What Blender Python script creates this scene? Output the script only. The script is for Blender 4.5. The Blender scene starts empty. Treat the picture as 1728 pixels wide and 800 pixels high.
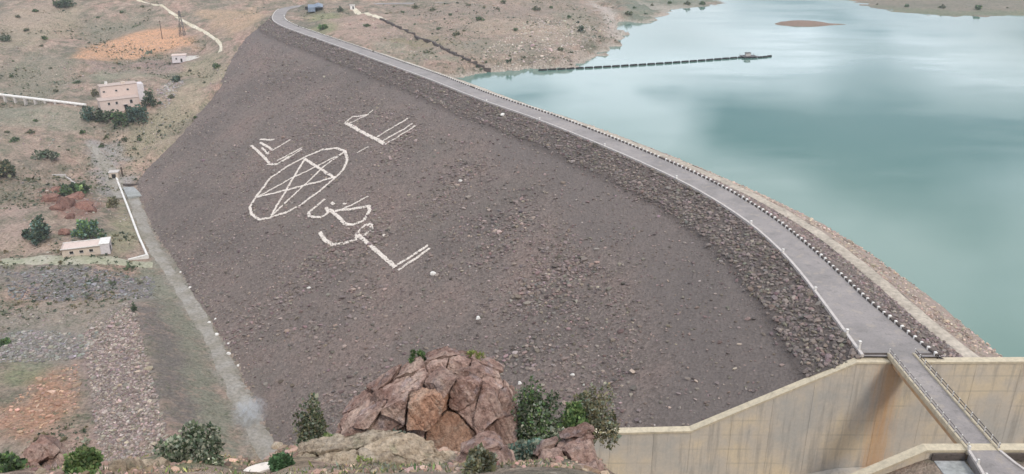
import bpy, bmesh, math, random
import numpy as np
from mathutils import Vector, Matrix

# ------------------------------------------------------------------ camera, sky, sun, exposure
SC = bpy.context.scene
F = 1400.0                      # focal length in pixels of the 1728 px wide photograph
PITCH = math.radians(22.2)
CAM = np.array([0.0, 0.0, 135.0])   # valley floor z=0, dam crest z=60, reservoir z=49
cam = bpy.data.cameras.new("camera")
cam.sensor_width = 36.0
cam.lens = F / 1728.0 * 36.0
cam.clip_start = 0.5
cam.clip_end = 9000.0
cam_o = bpy.data.objects.new("camera", cam)
cam_o.location = CAM
cam_o.rotation_euler = (math.radians(90) - PITCH, 0, 0)
SC.collection.objects.link(cam_o)
SC.camera = cam_o

SUN_EL, SUN_AZ = math.radians(48), math.radians(150)      # azimuth clockwise from +Y (view direction)
world = bpy.data.worlds.new("World")
SC.world = world
world.use_nodes = True
wn, wl = world.node_tree.nodes, world.node_tree.links
wn.clear()
w_out = wn.new("ShaderNodeOutputWorld")
w_bg = wn.new("ShaderNodeBackground")
w_bg.inputs["Strength"].default_value = 0.082
w_sky = wn.new("ShaderNodeTexSky")
w_sky.sky_type = 'NISHITA'
w_sky.sun_disc = False
w_sky.sun_elevation = SUN_EL
w_sky.sun_rotation = SUN_AZ
w_sky.altitude = 600
w_sky.dust_density = 1.5
w_tc = wn.new("ShaderNodeTexCoord")
w_sep = wn.new("ShaderNodeSeparateXYZ")
wl.new(w_tc.outputs["Generated"], w_sep.inputs[0])
w_z = wn.new("ShaderNodeMath"); w_z.operation = 'MAXIMUM'; w_z.inputs[1].default_value = 0.0
wl.new(w_sep.outputs["Z"], w_z.inputs[0])
w_z2 = wn.new("ShaderNodeMath"); w_z2.operation = 'ADD'; w_z2.inputs[1].default_value = 0.12
wl.new(w_z.outputs[0], w_z2.inputs[0])
w_dx = wn.new("ShaderNodeMath"); w_dx.operation = 'DIVIDE'
w_dy = wn.new("ShaderNodeMath"); w_dy.operation = 'DIVIDE'
wl.new(w_sep.outputs["X"], w_dx.inputs[0]); wl.new(w_z2.outputs[0], w_dx.inputs[1])
wl.new(w_sep.outputs["Y"], w_dy.inputs[0]); wl.new(w_z2.outputs[0], w_dy.inputs[1])
w_cmb = wn.new("ShaderNodeCombineXYZ")
wl.new(w_dx.outputs[0], w_cmb.inputs[0]); wl.new(w_dy.outputs[0], w_cmb.inputs[1])
CLOUD_SHIFT = (4.15, 0.85, 0.0)
w_map = wn.new("ShaderNodeVectorMath"); w_map.operation = 'ADD'; w_map.inputs[1].default_value = CLOUD_SHIFT
wl.new(w_cmb.outputs[0], w_map.inputs[0])
w_n1 = wn.new("ShaderNodeTexNoise"); w_n1.inputs["Scale"].default_value = 0.75
w_n1.inputs["Detail"].default_value = 5; w_n1.inputs["Roughness"].default_value = 0.5
wl.new(w_map.outputs[0], w_n1.inputs["Vector"])
w_r1 = wn.new("ShaderNodeValToRGB")
w_r1.color_ramp.elements[0].position = 0.41
w_r1.color_ramp.elements[1].position = 0.52
wl.new(w_n1.outputs["Fac"], w_r1.inputs[0])
w_n2 = wn.new("ShaderNodeTexNoise"); w_n2.inputs["Scale"].default_value = 0.42
w_n2.inputs["Detail"].default_value = 3
wl.new(w_map.outputs[0], w_n2.inputs["Vector"])
w_r2 = wn.new("ShaderNodeValToRGB")
w_r2.color_ramp.elements[0].position = 0.36; w_r2.color_ramp.elements[0].color = (5.0, 5.2, 5.4, 1)
w_r2.color_ramp.elements[1].position = 0.60; w_r2.color_ramp.elements[1].color = (19.2, 20.4, 22.6, 1)
wl.new(w_n2.outputs["Fac"], w_r2.inputs[0])
w_mix = wn.new("ShaderNodeMixRGB")
wl.new(w_r1.outputs[0], w_mix.inputs[0]); wl.new(w_sky.outputs[0], w_mix.inputs[1]); wl.new(w_r2.outputs[0], w_mix.inputs[2])
wl.new(w_mix.outputs[0], w_bg.inputs["Color"]); wl.new(w_bg.outputs[0], w_out.inputs["Surface"])

sun = bpy.data.lights.new("sun", 'SUN')
sun.energy = 1.5
sun.angle = math.radians(10)
sun.color = (1.0, 0.95, 0.87)
sun_o = bpy.data.objects.new("sun", sun)
_sd = Vector((math.sin(SUN_AZ) * math.cos(SUN_EL), math.cos(SUN_AZ) * math.cos(SUN_EL), math.sin(SUN_EL)))
sun_o.rotation_euler = _sd.to_track_quat('Z', 'Y').to_euler()
sun_o.location = (0, 0, 400)
SC.collection.objects.link(sun_o)

SC.view_settings.view_transform = 'Standard'
SC.view_settings.look = 'None'
SC.view_settings.gamma = 1.0
SC.view_settings.use_curve_mapping = False
SC.view_settings.exposure = 0.26
SC.cycles.max_bounces = 6
SC.cycles.diffuse_bounces = 3
SC.cycles.volume_bounces = 1

# ------------------------------------------------------------------ small helpers
COL = SC.collection
RNG = np.random.default_rng(7)
rnd = random.Random(11)
PC, PS = math.cos(PITCH), math.sin(PITCH)

def ray(px, py):
    a, b = (px - 864) / F, -(py - 400) / F
    return np.array([a, PC + PS * b, -PS + PC * b])
def onz(px, py, z):
    d = ray(px, py); return CAM + d * (z - CAM[2]) / d[2]
def ony(px, py, y):
    d = ray(px, py); return CAM + d * y / d[1]
def pxm(p):                                     # metres per photograph pixel at a point
    v = np.asarray(p) - CAM
    return (v[1] * PC - v[2] * PS) / F

def lin(r, g, b, k=1.0):
    f = lambda c: (c / 255 / 12.92 if c / 255 <= 0.04045 else ((c / 255 + 0.055) / 1.055) ** 2.4) * k
    return (f(r), f(g), f(b), 1.0)

def tag(o, label=None, cat=None, group=None, kind=None):
    if label: o["label"] = label
    if cat: o["category"] = cat
    if group: o["group"] = group
    if kind: o["kind"] = kind
    return o
def link(o, parent=None):
    COL.objects.link(o)
    if parent is not None: o.parent = parent
    return o
def empty(name, loc=(0, 0, 0), rz=0.0):
    o = bpy.data.objects.new(name, None)
    o.location = loc; o.rotation_euler = (0, 0, rz); o.empty_display_size = 0.5
    return link(o)
def mesh_np(name, V, Fc, mat=None, col=None, smooth=False, attr="tint"):
    """mesh from vertex array V (n,3) and equally sized faces Fc (m,k)."""
    V = np.ascontiguousarray(V, dtype=np.float32); Fc = np.ascontiguousarray(Fc, dtype=np.int32)
    me = bpy.data.meshes.new(name)
    m, k = Fc.shape
    me.vertices.add(len(V)); me.vertices.foreach_set("co", V.ravel())
    me.loops.add(m * k); me.loops.foreach_set("vertex_index", Fc.ravel())
    me.polygons.add(m)
    me.polygons.foreach_set("loop_start", np.arange(0, m * k, k, dtype=np.int32))
    try: me.polygons.foreach_set("loop_total", np.full(m, k, dtype=np.int32))
    except Exception: pass
    me.update(calc_edges=True)
    me.polygons.foreach_set("use_smooth", np.full(m, smooth, dtype=bool))
    if col is not None:
        a = me.attributes.new(attr, 'FLOAT_COLOR', 'POINT')
        a.data.foreach_set("color", np.ascontiguousarray(col, dtype=np.float32).ravel())
    if mat: me.materials.append(mat)
    me.validate()
    return me
def obj(name, me, parent=None):
    return link(bpy.data.objects.new(name, me), parent)

class MB:
    """collects polygons; build() links them as one mesh object."""
    def __init__(s): s.v, s.f = [], []
    def box(s, c, d, rz=0.0, taper=1.0):
        x, y, z = d[0] / 2, d[1] / 2, d[2] / 2
        b = len(s.v); cr, sr = math.cos(rz), math.sin(rz)
        for zz, t in ((-z, 1.0), (z, taper)):
            for xx, yy in ((-x, -y), (x, -y), (x, y), (-x, y)):
                X, Y = xx * t, yy * t
                s.v.append((c[0] + X * cr - Y * sr, c[1] + X * sr + Y * cr, c[2] + zz))
        s.f += [tuple(b + i for i in q) for q in ((3, 2, 1, 0), (4, 5, 6, 7), (0, 1, 5, 4), (1, 2, 6, 5), (2, 3, 7, 6), (3, 0, 4, 7))]
        return s
    def tube(s, p, q, r, r2=None, n=8):
        p, q = Vector(p), Vector(q); d = (q - p).normalized()
        a = d.orthogonal().normalized(); b = d.cross(a); r2 = r if r2 is None else r2
        k = len(s.v)
        for c, rr in ((p, r), (q, r2)):
            for i in range(n):
                t = 2 * math.pi * i / n
                s.v.append(tuple(c + a * (rr * math.cos(t)) + b * (rr * math.sin(t))))
        for i in range(n):
            j = (i + 1) % n
            s.f.append((k + i, k + j, k + n + j, k + n + i))
        s.f.append(tuple(k + i for i in range(n - 1, -1, -1))); s.f.append(tuple(k + n + i for i in range(n)))
        return s
    def prism(s, pts, axis, a0, a1):
        """polygon pts (2d) extruded along axis 'y' (pts = x,z) or 'z' (pts = x,y)."""
        b = len(s.v); n = len(pts)
        for a in (a0, a1):
            for p in pts: s.v.append((p[0], a, p[1]) if axis == 'y' else (p[0], p[1], a))
        s.f.append(tuple(b + i for i in range(n))); s.f.append(tuple(b + n + i for i in range(n - 1, -1, -1)))
        for i in range(n):
            j = (i + 1) % n
            s.f.append((b + i, b + n + i, b + n + j, b + j))
        return s
    def mesh(s, name, mat, bevel=0.0):
        me = bpy.data.meshes.new(name)
        me.from_pydata(s.v, [], s.f); me.materials.append(mat)
        bm = bmesh.new(); bm.from_mesh(me)
        bmesh.ops.recalc_face_normals(bm, faces=bm.faces)
        if bevel: bmesh.ops.bevel(bm, geom=list(bm.edges), offset=bevel, segments=1, affect='EDGES', clamp_overlap=True)
        bm.to_mesh(me); bm.free()
        return me
    def build(s, name, mat, parent=None, bevel=0.0):
        return obj(name, s.mesh(name, mat, bevel), parent)

def _h(ix, iy, seed):
    n = (ix.astype(np.int64) * 374761393 + iy.astype(np.int64) * 668265263 + seed * 974634777) & 0xffffffff
    n = ((n ^ (n >> 13)) * 1274126177) & 0xffffffff
    return ((n ^ (n >> 16)) & 0xffff) / 65535.0
def vnoise(x, y, seed=0):
    ix, iy = np.floor(x), np.floor(y); fx, fy = x - ix, y - iy
    fx, fy = fx * fx * (3 - 2 * fx), fy * fy * (3 - 2 * fy)
    a, b = _h(ix, iy, seed), _h(ix + 1, iy, seed); c, d = _h(ix, iy + 1, seed), _h(ix + 1, iy + 1, seed)
    return (a + (b - a) * fx) * (1 - fy) + (c + (d - c) * fx) * fy
def fbm(x, y, scale, seed=0, oct=4, rough=0.5):
    """about -1 .. 1"""
    x, y = np.asarray(x, float) / scale, np.asarray(y, float) / scale
    s, a, t = 0, 1.0, 0
    for o in range(oct):
        s = s + a * (vnoise(x + 17.3 * o, y - 9.1 * o, seed + o) * 2 - 1); t += a
        a *= rough; x, y = x * 2.03, y * 2.03
    return s / t * 1.6
def sstep(a, b, x):
    t = np.clip((np.asarray(x, float) - a) / (b - a), 0, 1); return t * t * (3 - 2 * t)

# ------------------------------------------------------------------ materials
def mat_base(name, rough=0.9, spec=0.25):
    m = bpy.data.materials.new(name); m.use_nodes = True
    nt = m.node_tree; b = nt.nodes["Principled BSDF"]
    b.inputs["Roughness"].default_value = rough
    b.inputs["Specular IOR Level"].default_value = spec
    return m, nt, b
def N(nt, t, **kw):
    n = nt.nodes.new(t)
    for k, v in kw.items():
        if k in n.inputs: n.inputs[k].default_value = v
        else: setattr(n, k, v)
    return n
def ramp(nt, fac, stops, interp='LINEAR'):
    r = nt.nodes.new("ShaderNodeValToRGB"); e = r.color_ramp.elements; r.color_ramp.interpolation = interp
    while len(e) > 1: e.remove(e[0])
    e[0].position, e[0].color = stops[0][0], stops[0][1]
    for p, c in stops[1:]:
        x = e.new(p); x.color = c
    nt.links.new(fac, r.inputs[0]); return r.outputs[0]
def g(v): return (v, v, v, 1)
def mixc(nt, fac, a, b, mode='MIX'):
    n = nt.nodes.new("ShaderNodeMixRGB"); n.blend_type = mode
    for i, s in enumerate((fac, a, b)):
        if isinstance(s, (int, float)): n.inputs[i].default_value = s
        elif isinstance(s, tuple): n.inputs[i].default_value = s
        else: nt.links.new(s, n.inputs[i])
    return n.outputs[0]
def noise(nt, vec, scale, detail=4, rough=0.55, dist=0.0):
    n = N(nt, "ShaderNodeTexNoise", Scale=scale, Detail=detail, Roughness=rough, Distortion=dist)
    if vec is not None: nt.links.new(vec, n.inputs["Vector"])
    return n.outputs["Fac"]
def voro(nt, vec, scale, feature='F1', out="Distance", rnd_=1.0):
    n = N(nt, "ShaderNodeTexVoronoi", Scale=scale); n.feature = feature; n.inputs["Randomness"].default_value = rnd_
    nt.links.new(vec, n.inputs["Vector"]); return n.outputs[out]
def pos(nt, scale=None):
    p = nt.nodes.new("ShaderNodeNewGeometry").outputs["Position"]
    if scale:
        m = nt.nodes.new("ShaderNodeVectorMath"); m.operation = 'MULTIPLY'; m.inputs[1].default_value = scale
        nt.links.new(p, m.inputs[0]); return m.outputs[0]
    return p
def objc(nt): return nt.nodes.new("ShaderNodeTexCoord").outputs["Object"]
def bump(nt, b, h, strength=0.5, dist=0.1):
    n = N(nt, "ShaderNodeBump", Strength=strength, Distance=dist)
    nt.links.new(h, n.inputs["Height"]); nt.links.new(n.outputs[0], b.inputs["Normal"])
def attr(nt, name):
    a = nt.nodes.new("ShaderNodeAttribute"); a.attribute_name = name; return a
def orand(nt): return nt.nodes.new("ShaderNodeObjectInfo").outputs["Random"]
M = {}

def make_materials():
    # terrain: three soils by noise, painted soils by the tint attribute (alpha = how much)
    m, nt, b = mat_base("terrain_soil"); P = pos(nt)
    n1 = noise(nt, P, 0.035, 5, 0.6); n2 = noise(nt, P, 0.16, 5, 0.65); n3 = noise(nt, P, 1.1, 4, 0.7)
    c = ramp(nt, n1, [(0.34, lin(122, 114, 101)), (0.45, lin(146, 131, 116)), (0.55, lin(161, 139, 124)), (0.68, lin(172, 141, 127))])
    c = mixc(nt, ramp(nt, n2, [(0.48, g(0)), (0.60, g(.6))]), c, lin(104, 106, 86))
    c = mixc(nt, ramp(nt, n2, [(0.32, g(.8)), (0.44, g(0))]), c, lin(174, 154, 136))
    c = mixc(nt, 0.8, c, ramp(nt, noise(nt, P, 0.36, 5, 0.7), [(0.36, g(.68)), (0.5, g(1)), (0.64, g(1.28))]), 'MULTIPLY')
    a = attr(nt, "tint")
    pn = noise(nt, pos(nt, (1.0, 1.6, 1.0)), 0.3, 6, 0.75)
    w = mixc(nt, 1.0, a.outputs["Alpha"], ramp(nt, pn, [(0.36, g(0.4)), (0.52, g(1.0))]), 'MULTIPLY')
    c = mixc(nt, w, c, a.outputs["Color"])
    c = mixc(nt, 0.7, c, ramp(nt, n3, [(0.34, g(.5)), (0.5, g(1.0)), (0.66, g(1.4))]), 'MULTIPLY')
    tuft = mixc(nt, 1.0, ramp(nt, noise(nt, P, 0.75, 3, 0.6), [(0.56, g(0)), (0.62, g(1))]), ramp(nt, n2, [(0.45, g(.15)), (0.6, g(.9))]), 'MULTIPLY')
    c = mixc(nt, tuft, c, lin(92, 96, 74))
    sz = nt.nodes.new("ShaderNodeSeparateXYZ"); nt.links.new(P, sz.inputs[0])
    bz = N(nt, "ShaderNodeMath", operation='MULTIPLY_ADD'); nt.links.new(n2, bz.inputs[0]); bz.inputs[1].default_value = 3.0; nt.links.new(sz.outputs[2], bz.inputs[2])
    up_ = N(nt, "ShaderNodeMapRange"); nt.links.new(bz.outputs[0], up_.inputs[0]); up_.inputs[1].default_value = 52.6; up_.inputs[2].default_value = 51.0; up_.inputs[3].default_value = 0.0; up_.inputs[4].default_value = 0.75
    lo_ = N(nt, "ShaderNodeMapRange"); nt.links.new(bz.outputs[0], lo_.inputs[0]); lo_.inputs[1].default_value = 49.0; lo_.inputs[2].default_value = 50.2
    xm = N(nt, "ShaderNodeMapRange"); nt.links.new(sz.outputs[0], xm.inputs[0]); xm.inputs[1].default_value = -70.0; xm.inputs[2].default_value = -50.0
    xm2 = N(nt, "ShaderNodeMapRange"); nt.links.new(sz.outputs[0], xm2.inputs[0]); xm2.inputs[1].default_value = 170.0; xm2.inputs[2].default_value = 140.0
    sh = mixc(nt, 1.0, mixc(nt, 1.0, mixc(nt, 1.0, up_.outputs[0], lo_.outputs[0], 'MULTIPLY'), xm.outputs[0], 'MULTIPLY'), xm2.outputs[0], 'MULTIPLY')
    c = mixc(nt, sh, c, mixc(nt, ramp(nt, n3, [(.4, g(0)), (.6, g(1))]), lin(150, 136, 124), lin(196, 184, 170)))
    st = voro(nt, P, 0.9); c = mixc(nt, ramp(nt, st, [(0.06, g(.45)), (0.16, g(0))]), c, lin(186, 178, 165))
    nt.links.new(c, b.inputs["Base Color"]); bump(nt, b, n3, 1.0, 0.9); M['terrain'] = m

    # rockfill of the dam face
    m, nt, b = mat_base("rockfill"); P = pos(nt)
    n1 = noise(nt, P, 0.03, 4, 0.6); n2 = noise(nt, P, 0.6, 5, 0.7)
    v = voro(nt, P, 1.6, 'F1', "Color"); vd = voro(nt, P, 1.6)
    c = ramp(nt, n1, [(0.35, lin(106, 96, 90)), (0.52, lin(117, 105, 98)), (0.66, lin(125, 109, 101))])
    sv = nt.nodes.new("ShaderNodeSeparateColor"); nt.links.new(v, sv.inputs[0])
    c = mixc(nt, 0.6, c, ramp(nt, sv.outputs[0], [(0.0, g(.6)), (0.5, g(1.0)), (1.0, g(1.42))]), 'MULTIPLY')
    c = mixc(nt, 0.5, c, ramp(nt, n2, [(0.25, g(.6)), (0.5, g(1.0)), (0.75, g(1.3))]), 'MULTIPLY')
    a = attr(nt, "tint"); c = mixc(nt, a.outputs["Alpha"], c, mixc(nt, 0.5, a.outputs["Color"], ramp(nt, n2, [(0.25, g(.7)), (0.75, g(1.3))]), 'MULTIPLY'))
    nt.links.new(c, b.inputs["Base Color"]); bump(nt, b, mixc(nt, .5, vd, noise(nt, P, 2.6, 4, .7)), 1.0, 0.4); M['rockfill'] = m

    # loose stones, colour per stone
    m, nt, b = mat_base("loose_stone"); P = pos(nt)
    a = attr(nt, "tint"); n = noise(nt, P, 3.0, 4, 0.7)
    c = mixc(nt, 0.6, a.outputs["Color"], ramp(nt, n, [(0.25, g(.6)), (0.75, g(1.35))]), 'MULTIPLY')
    nt.links.new(c, b.inputs["Base Color"]); bump(nt, b, n, 0.6, 0.15); M['stone'] = m
    m, nt, b = mat_base("boulder_stone"); P = pos(nt)
    n = noise(nt, P, 1.6, 5, 0.7)
    c = ramp(nt, orand(nt), [(0, lin(100, 91, 87)), (0.5, lin(122, 111, 105)), (1, lin(146, 133, 126))])
    c = mixc(nt, 0.6, c, ramp(nt, n, [(0.25, g(.55)), (0.75, g(1.35))]), 'MULTIPLY')
    nt.links.new(c, b.inputs["Base Color"]); bump(nt, b, n, 0.7, 0.2); M['boulder'] = m

    def white(name, base, dirt, amount):
        m, nt, b = mat_base(name, 0.85); P = pos(nt)
        n = noise(nt, P, 1.3, 5, 0.7)
        c = mixc(nt, ramp(nt, n, [(0.5, g(0)), (0.7, g(amount))]), base, dirt)
        nt.links.new(c, b.inputs["Base Color"]); bump(nt, b, n, 0.4, 0.1); return m
    M['lime'] = white("limewashed_stone", lin(226, 216, 206), lin(150, 138, 130), 0.7)
    M['white'] = white("white_paint", lin(228, 224, 218), lin(160, 150, 138), 0.6)
    M['plaster_pink'] = white("pink_plaster", lin(214, 194, 183), lin(188, 166, 154), 0.6)
    M['plaster_cream'] = white("cream_plaster", lin(208, 192, 176), lin(168, 152, 136), 0.7)
    M['plaster_white'] = white("white_plaster", lin(214, 206, 206), lin(172, 162, 158), 0.6)
    M['roof_flat'] = white("flat_roof_screed", lin(188, 170, 160), lin(146, 134, 126), 0.8)
    M['kerb'] = white("pale_kerb", lin(196, 188, 182), lin(150, 142, 138), 0.7)

    # asphalt
    m, nt, b = mat_base("worn_asphalt", 0.9); P = pos(nt)
    n1 = noise(nt, P, 0.12, 5, 0.65); n2 = noise(nt, P, 2.5, 4, 0.7); n4 = noise(nt, P, 0.45, 4, 0.7)
    c = ramp(nt, n1, [(0.36, lin(136, 130, 127)), (0.5, lin(147, 140, 137)), (0.64, lin(156, 148, 144))])
    c = mixc(nt, ramp(nt, n4, [(0.55, g(0)), (0.63, g(.45))]), c, lin(170, 158, 144))
    c = mixc(nt, ramp(nt, n4, [(0.36, g(.4)), (0.43, g(0))]), c, lin(112, 107, 104))
    cr = voro(nt, mixc(nt, 0.2, P, N(nt, "ShaderNodeTexNoise", Scale=0.5, Detail=4).outputs["Color"]), 0.5, 'DISTANCE_TO_EDGE')
    c = mixc(nt, mixc(nt, 1.0, ramp(nt, cr, [(0.0, g(.3)), (0.02, g(0))]), ramp(nt, n1, [(.5, g(0)), (.6, g(1))]), 'MULTIPLY'), c, lin(100, 96, 94))
    c = mixc(nt, 0.5, c, ramp(nt, n2, [(0.3, g(.75)), (0.7, g(1.2))]), 'MULTIPLY')
    nt.links.new(c, b.inputs["Base Color"]); bump(nt, b, n2, 0.3, 0.05); M['asphalt'] = m

    def dirt(name, c0, c1, c2):
        m, nt, b = mat_base(name); P = pos(nt)
        n1 = noise(nt, P, 0.12, 4, 0.65); n2 = noise(nt, P, 0.9, 5, 0.7)
        c = ramp(nt, n1, [(0.35, c0), (0.5, c1), (0.65, c2)])
        c = mixc(nt, 0.75, c, ramp(nt, n2, [(0.33, g(.6)), (0.5, g(1)), (0.67, g(1.35))]), 'MULTIPLY')
        nt.links.new(c, b.inputs["Base Color"]); bump(nt, b, n2, 0.7, 0.3); return m
    M['gravel_road'] = dirt("gravel_road", lin(134, 127, 114), lin(147, 140, 130), lin(155, 149, 141))
    M['dirt_track'] = dirt("pale_dirt_track", lin(190, 178, 154), lin(204, 194, 172), lin(212, 202, 184))
    M['green_track'] = dirt("grassy_track", lin(150, 150, 126), lin(162, 158, 138), lin(170, 164, 148))
    M['concrete_pad'] = dirt("concrete_pad", lin(146, 147, 142), lin(156, 157, 154), lin(164, 164, 163))
    M['bench'] = dirt("pale_berm_fill", lin(166, 155, 141), lin(178, 166, 151), lin(188, 176, 161))
    M['dark_gravel'] = dirt("dark_gravel", lin(108, 100, 98), lin(118, 110, 108), lin(126, 118, 114))

    # spillway concrete: board marks, streaks, rust
    m, nt, b = mat_base("spillway_concrete", 0.8); P = pos(nt)
    streak = noise(nt, pos(nt, (1.0, 1.0, 0.07)), 0.9, 6, 0.7); big = noise(nt, P, 0.09, 4, 0.6); fine = noise(nt, P, 2.2, 4, 0.7)
    lift = N(nt, "ShaderNodeTexWave", Scale=0.10, Distortion=0.3, Detail=2); lift.wave_type = 'BANDS'; lift.bands_direction = 'Z'
    nt.links.new(P, lift.inputs["Vector"])
    c = ramp(nt, big, [(0.38, lin(182, 177, 169)), (0.5, lin(199, 188, 173)), (0.62, lin(212, 196, 170))])
    c = mixc(nt, ramp(nt, streak, [(0.34, g(.5)), (0.5, g(0))]), c, lin(142, 135, 126))
    c = mixc(nt, ramp(nt, streak, [(0.58, g(0)), (0.75, g(.4))]), c, lin(206, 190, 160))
    c = mixc(nt, mixc(nt, 1.0, ramp(nt, lift.outputs["Fac"], [(0.0, g(.3)), (0.05, g(0))]), ramp(nt, big, [(.45, g(0)), (.6, g(1))]), 'MULTIPLY'), c, lin(146, 138, 126))
    sx = nt.nodes.new("ShaderNodeSeparateXYZ"); nt.links.new(P, sx.inputs[0])
    # rust wash below the leaking joint beside the bridge
    rx = N(nt, "ShaderNodeMath", operation='SUBTRACT'); nt.links.new(sx.outputs[0], rx.inputs[0]); rx.inputs[1].default_value = 67.0
    ra = N(nt, "ShaderNodeMath", operation='ABSOLUTE'); nt.links.new(rx.outputs[0], ra.inputs[0])
    wob = N(nt, "ShaderNodeMath", operation='MULTIPLY_ADD'); nt.links.new(streak, wob.inputs[0]); wob.inputs[1].default_value = -8.0
    nt.links.new(ra.outputs[0], wob.inputs[2])
    rust = ramp(nt, wob.outputs[0], [(-1.0, g(0)), (0.0, g(.75)), (0.35, g(.5)), (1.0, g(0))])
    mr = N(nt, "ShaderNodeMapRange"); nt.links.new(wob.outputs[0], mr.inputs[0])
    mr.inputs[1].default_value = -4.6; mr.inputs[2].default_value = -0.8; mr.inputs[3].default_value = 0.75; mr.inputs[4].default_value = 0.0
    c = mixc(nt, mr.outputs[0], c, lin(188, 140, 86))
    c = mixc(nt, 0.35, c, ramp(nt, fine, [(0.25, g(.75)), (0.75, g(1.2))]), 'MULTIPLY')
    nt.links.new(c, b.inputs["Base Color"]); bump(nt, b, fine, 0.35, 0.06); M['concrete'] = m
    m, nt, b = mat_base("coping_concrete", 0.8); P = pos(nt); n = noise(nt, P, 1.2, 5, 0.7)
    c = ramp(nt, n, [(0.3, lin(176, 164, 142)), (0.6, lin(206, 192, 166))]); nt.links.new(c, b.inputs["Base Color"])
    bump(nt, b, n, 0.3, 0.05); M['coping'] = m
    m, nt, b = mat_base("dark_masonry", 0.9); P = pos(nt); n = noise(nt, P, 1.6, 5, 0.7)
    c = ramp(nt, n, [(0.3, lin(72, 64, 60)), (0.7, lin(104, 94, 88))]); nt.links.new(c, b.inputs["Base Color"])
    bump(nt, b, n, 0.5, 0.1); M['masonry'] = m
    m, nt, b = mat_base("weathered_steel", 0.6); P = pos(nt); n = noise(nt, P, 4, 4, 0.7)
    c = ramp(nt, n, [(0.3, lin(70, 66, 66)), (0.7, lin(104, 98, 96))]); nt.links.new(c, b.inputs["Base Color"]); M['steel'] = m
    m, nt, b = mat_base("dark_opening", 0.7); P = pos(nt); n = noise(nt, P, 2, 3)
    nt.links.new(ramp(nt, n, [(0.3, lin(34, 33, 33)), (0.7, lin(52, 50, 48))]), b.inputs["Base Color"]); M['dark'] = m
    m, nt, b = mat_base("blue_grey_sheet", 0.5); P = pos(nt); n = noise(nt, P, 1.0, 4)
    nt.links.new(ramp(nt, n, [(0.3, lin(112, 122, 136)), (0.7, lin(136, 146, 160))]), b.inputs["Base Color"]); M['blue_sheet'] = m

    # reservoir: milky green water with a smooth surface
    m, nt, b = mat_base("reservoir_water", 0.06, 0.5); P = pos(nt)
    b.inputs["IOR"].default_value = 1.33
    n1 = noise(nt, P, 0.006, 3, 0.5); n2 = noise(nt, pos(nt, (1.0, 0.45, 1.0)), 0.25, 4, 0.6)
    c = ramp(nt, n1, [(0.35, lin(90, 122, 112)), (0.65, lin(110, 135, 124))]); nt.links.new(c, b.inputs["Base Color"])
    rr = ramp(nt, noise(nt, pos(nt, (0.35, 1.0, 1.0)), 0.02, 5, 0.6), [(0.38, g(0.02)), (0.62, g(0.14))]); nt.links.new(rr, b.inputs["Roughness"])
    bump(nt, b, mixc(nt, .5, n2, noise(nt, pos(nt, (1.0, 0.5, 1.0)), 1.1, 3, .6)), 0.16, 0.05); M['water'] = m

    # red-brown outcrop rock
    def rock(name, a0, a1, a2, lich):
        m, nt, b = mat_base(name); P = pos(nt)
        n1 = noise(nt, P, 0.7, 5, 0.65, 0.6); n2 = noise(nt, P, 5.0, 6, 0.75); n3 = noise(nt, P, 1.7, 4, 0.6)
        cr = voro(nt, mixc(nt, 0.12, P, N(nt, "ShaderNodeTexNoise", Scale=1.5).outputs["Color"]), 1.1, 'DISTANCE_TO_EDGE')
        c = ramp(nt, n1, [(0.32, a0), (0.5, a1), (0.66, a2)])
        c = mixc(nt, ramp(nt, n3, [(0.55, g(0)), (0.68, g(.7))]), c, lich)
        c = mixc(nt, 0.95, c, ramp(nt, n2, [(0.34, g(.42)), (0.5, g(1.0)), (0.66, g(1.4))]), 'MULTIPLY')
        c = mixc(nt, 1.0, c, ramp(nt, orand(nt), [(0, g(.74)), (.5, g(1)), (1, g(1.2))]), 'MULTIPLY')
        sp = voro(nt, P, 7.0); c = mixc(nt, ramp(nt, sp, [(0.10, g(.5)), (0.2, g(0))]), c, lin(196, 180, 164))
        nt.links.new(c, b.inputs["Base Color"])
        hh = mixc(nt, 0.18, n2, ramp(nt, cr, [(0.0, g(0)), (0.05, g(1))]))
        bump(nt, b, hh, 1.0, 0.2); return m
    M['red_rock'] = rock("red_brown_rock", lin(134, 102, 90), lin(164, 136, 124), lin(192, 167, 152), lin(164, 148, 146))
    M['orange_rock'] = rock("orange_rock", lin(148, 110, 90), lin(170, 132, 110), lin(180, 150, 130), lin(162, 146, 132))
    M['pale_rock'] = rock("pale_tan_rock", lin(166, 146, 124), lin(186, 168, 146), lin(204, 188, 168), lin(160, 154, 128))
    M['far_red_rock'] = rock("far_red_rock", lin(104, 72, 64), lin(134, 98, 86), lin(150, 116, 100), lin(120, 100, 92))

    # foliage: colour per leaf
    m, nt, b = mat_base("leaves", 0.7, 0.3)
    a = attr(nt, "tint"); nt.links.new(a.outputs["Color"], b.inputs["Base Color"])
    tr = nt.nodes.new("ShaderNodeBsdfTranslucent"); nt.links.new(a.outputs["Color"], tr.inputs[0])
    mx = nt.nodes.new("ShaderNodeMixShader"); mx.inputs[0].default_value = 0.25
    nt.links.new(b.outputs[0], mx.inputs[1]); nt.links.new(tr.outputs[0], mx.inputs[2])
    nt.links.new(mx.outputs[0], nt.nodes["Material Output"].inputs["Surface"]); M['leaves'] = m
    m, nt, b = mat_base("bark"); n = noise(nt, pos(nt), 6, 4, 0.7)
    nt.links.new(ramp(nt, n, [(0.3, lin(62, 52, 44)), (0.7, lin(98, 84, 70))]), b.inputs["Base Color"]); M['bark'] = m
    # smoke
    m = bpy.data.materials.new("thin_smoke"); m.use_nodes = True; nt = m.node_tree; nt.nodes.clear()
    o = nt.nodes.new("ShaderNodeOutputMaterial"); v = nt.nodes.new("ShaderNodeVolumePrincipled")
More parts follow.
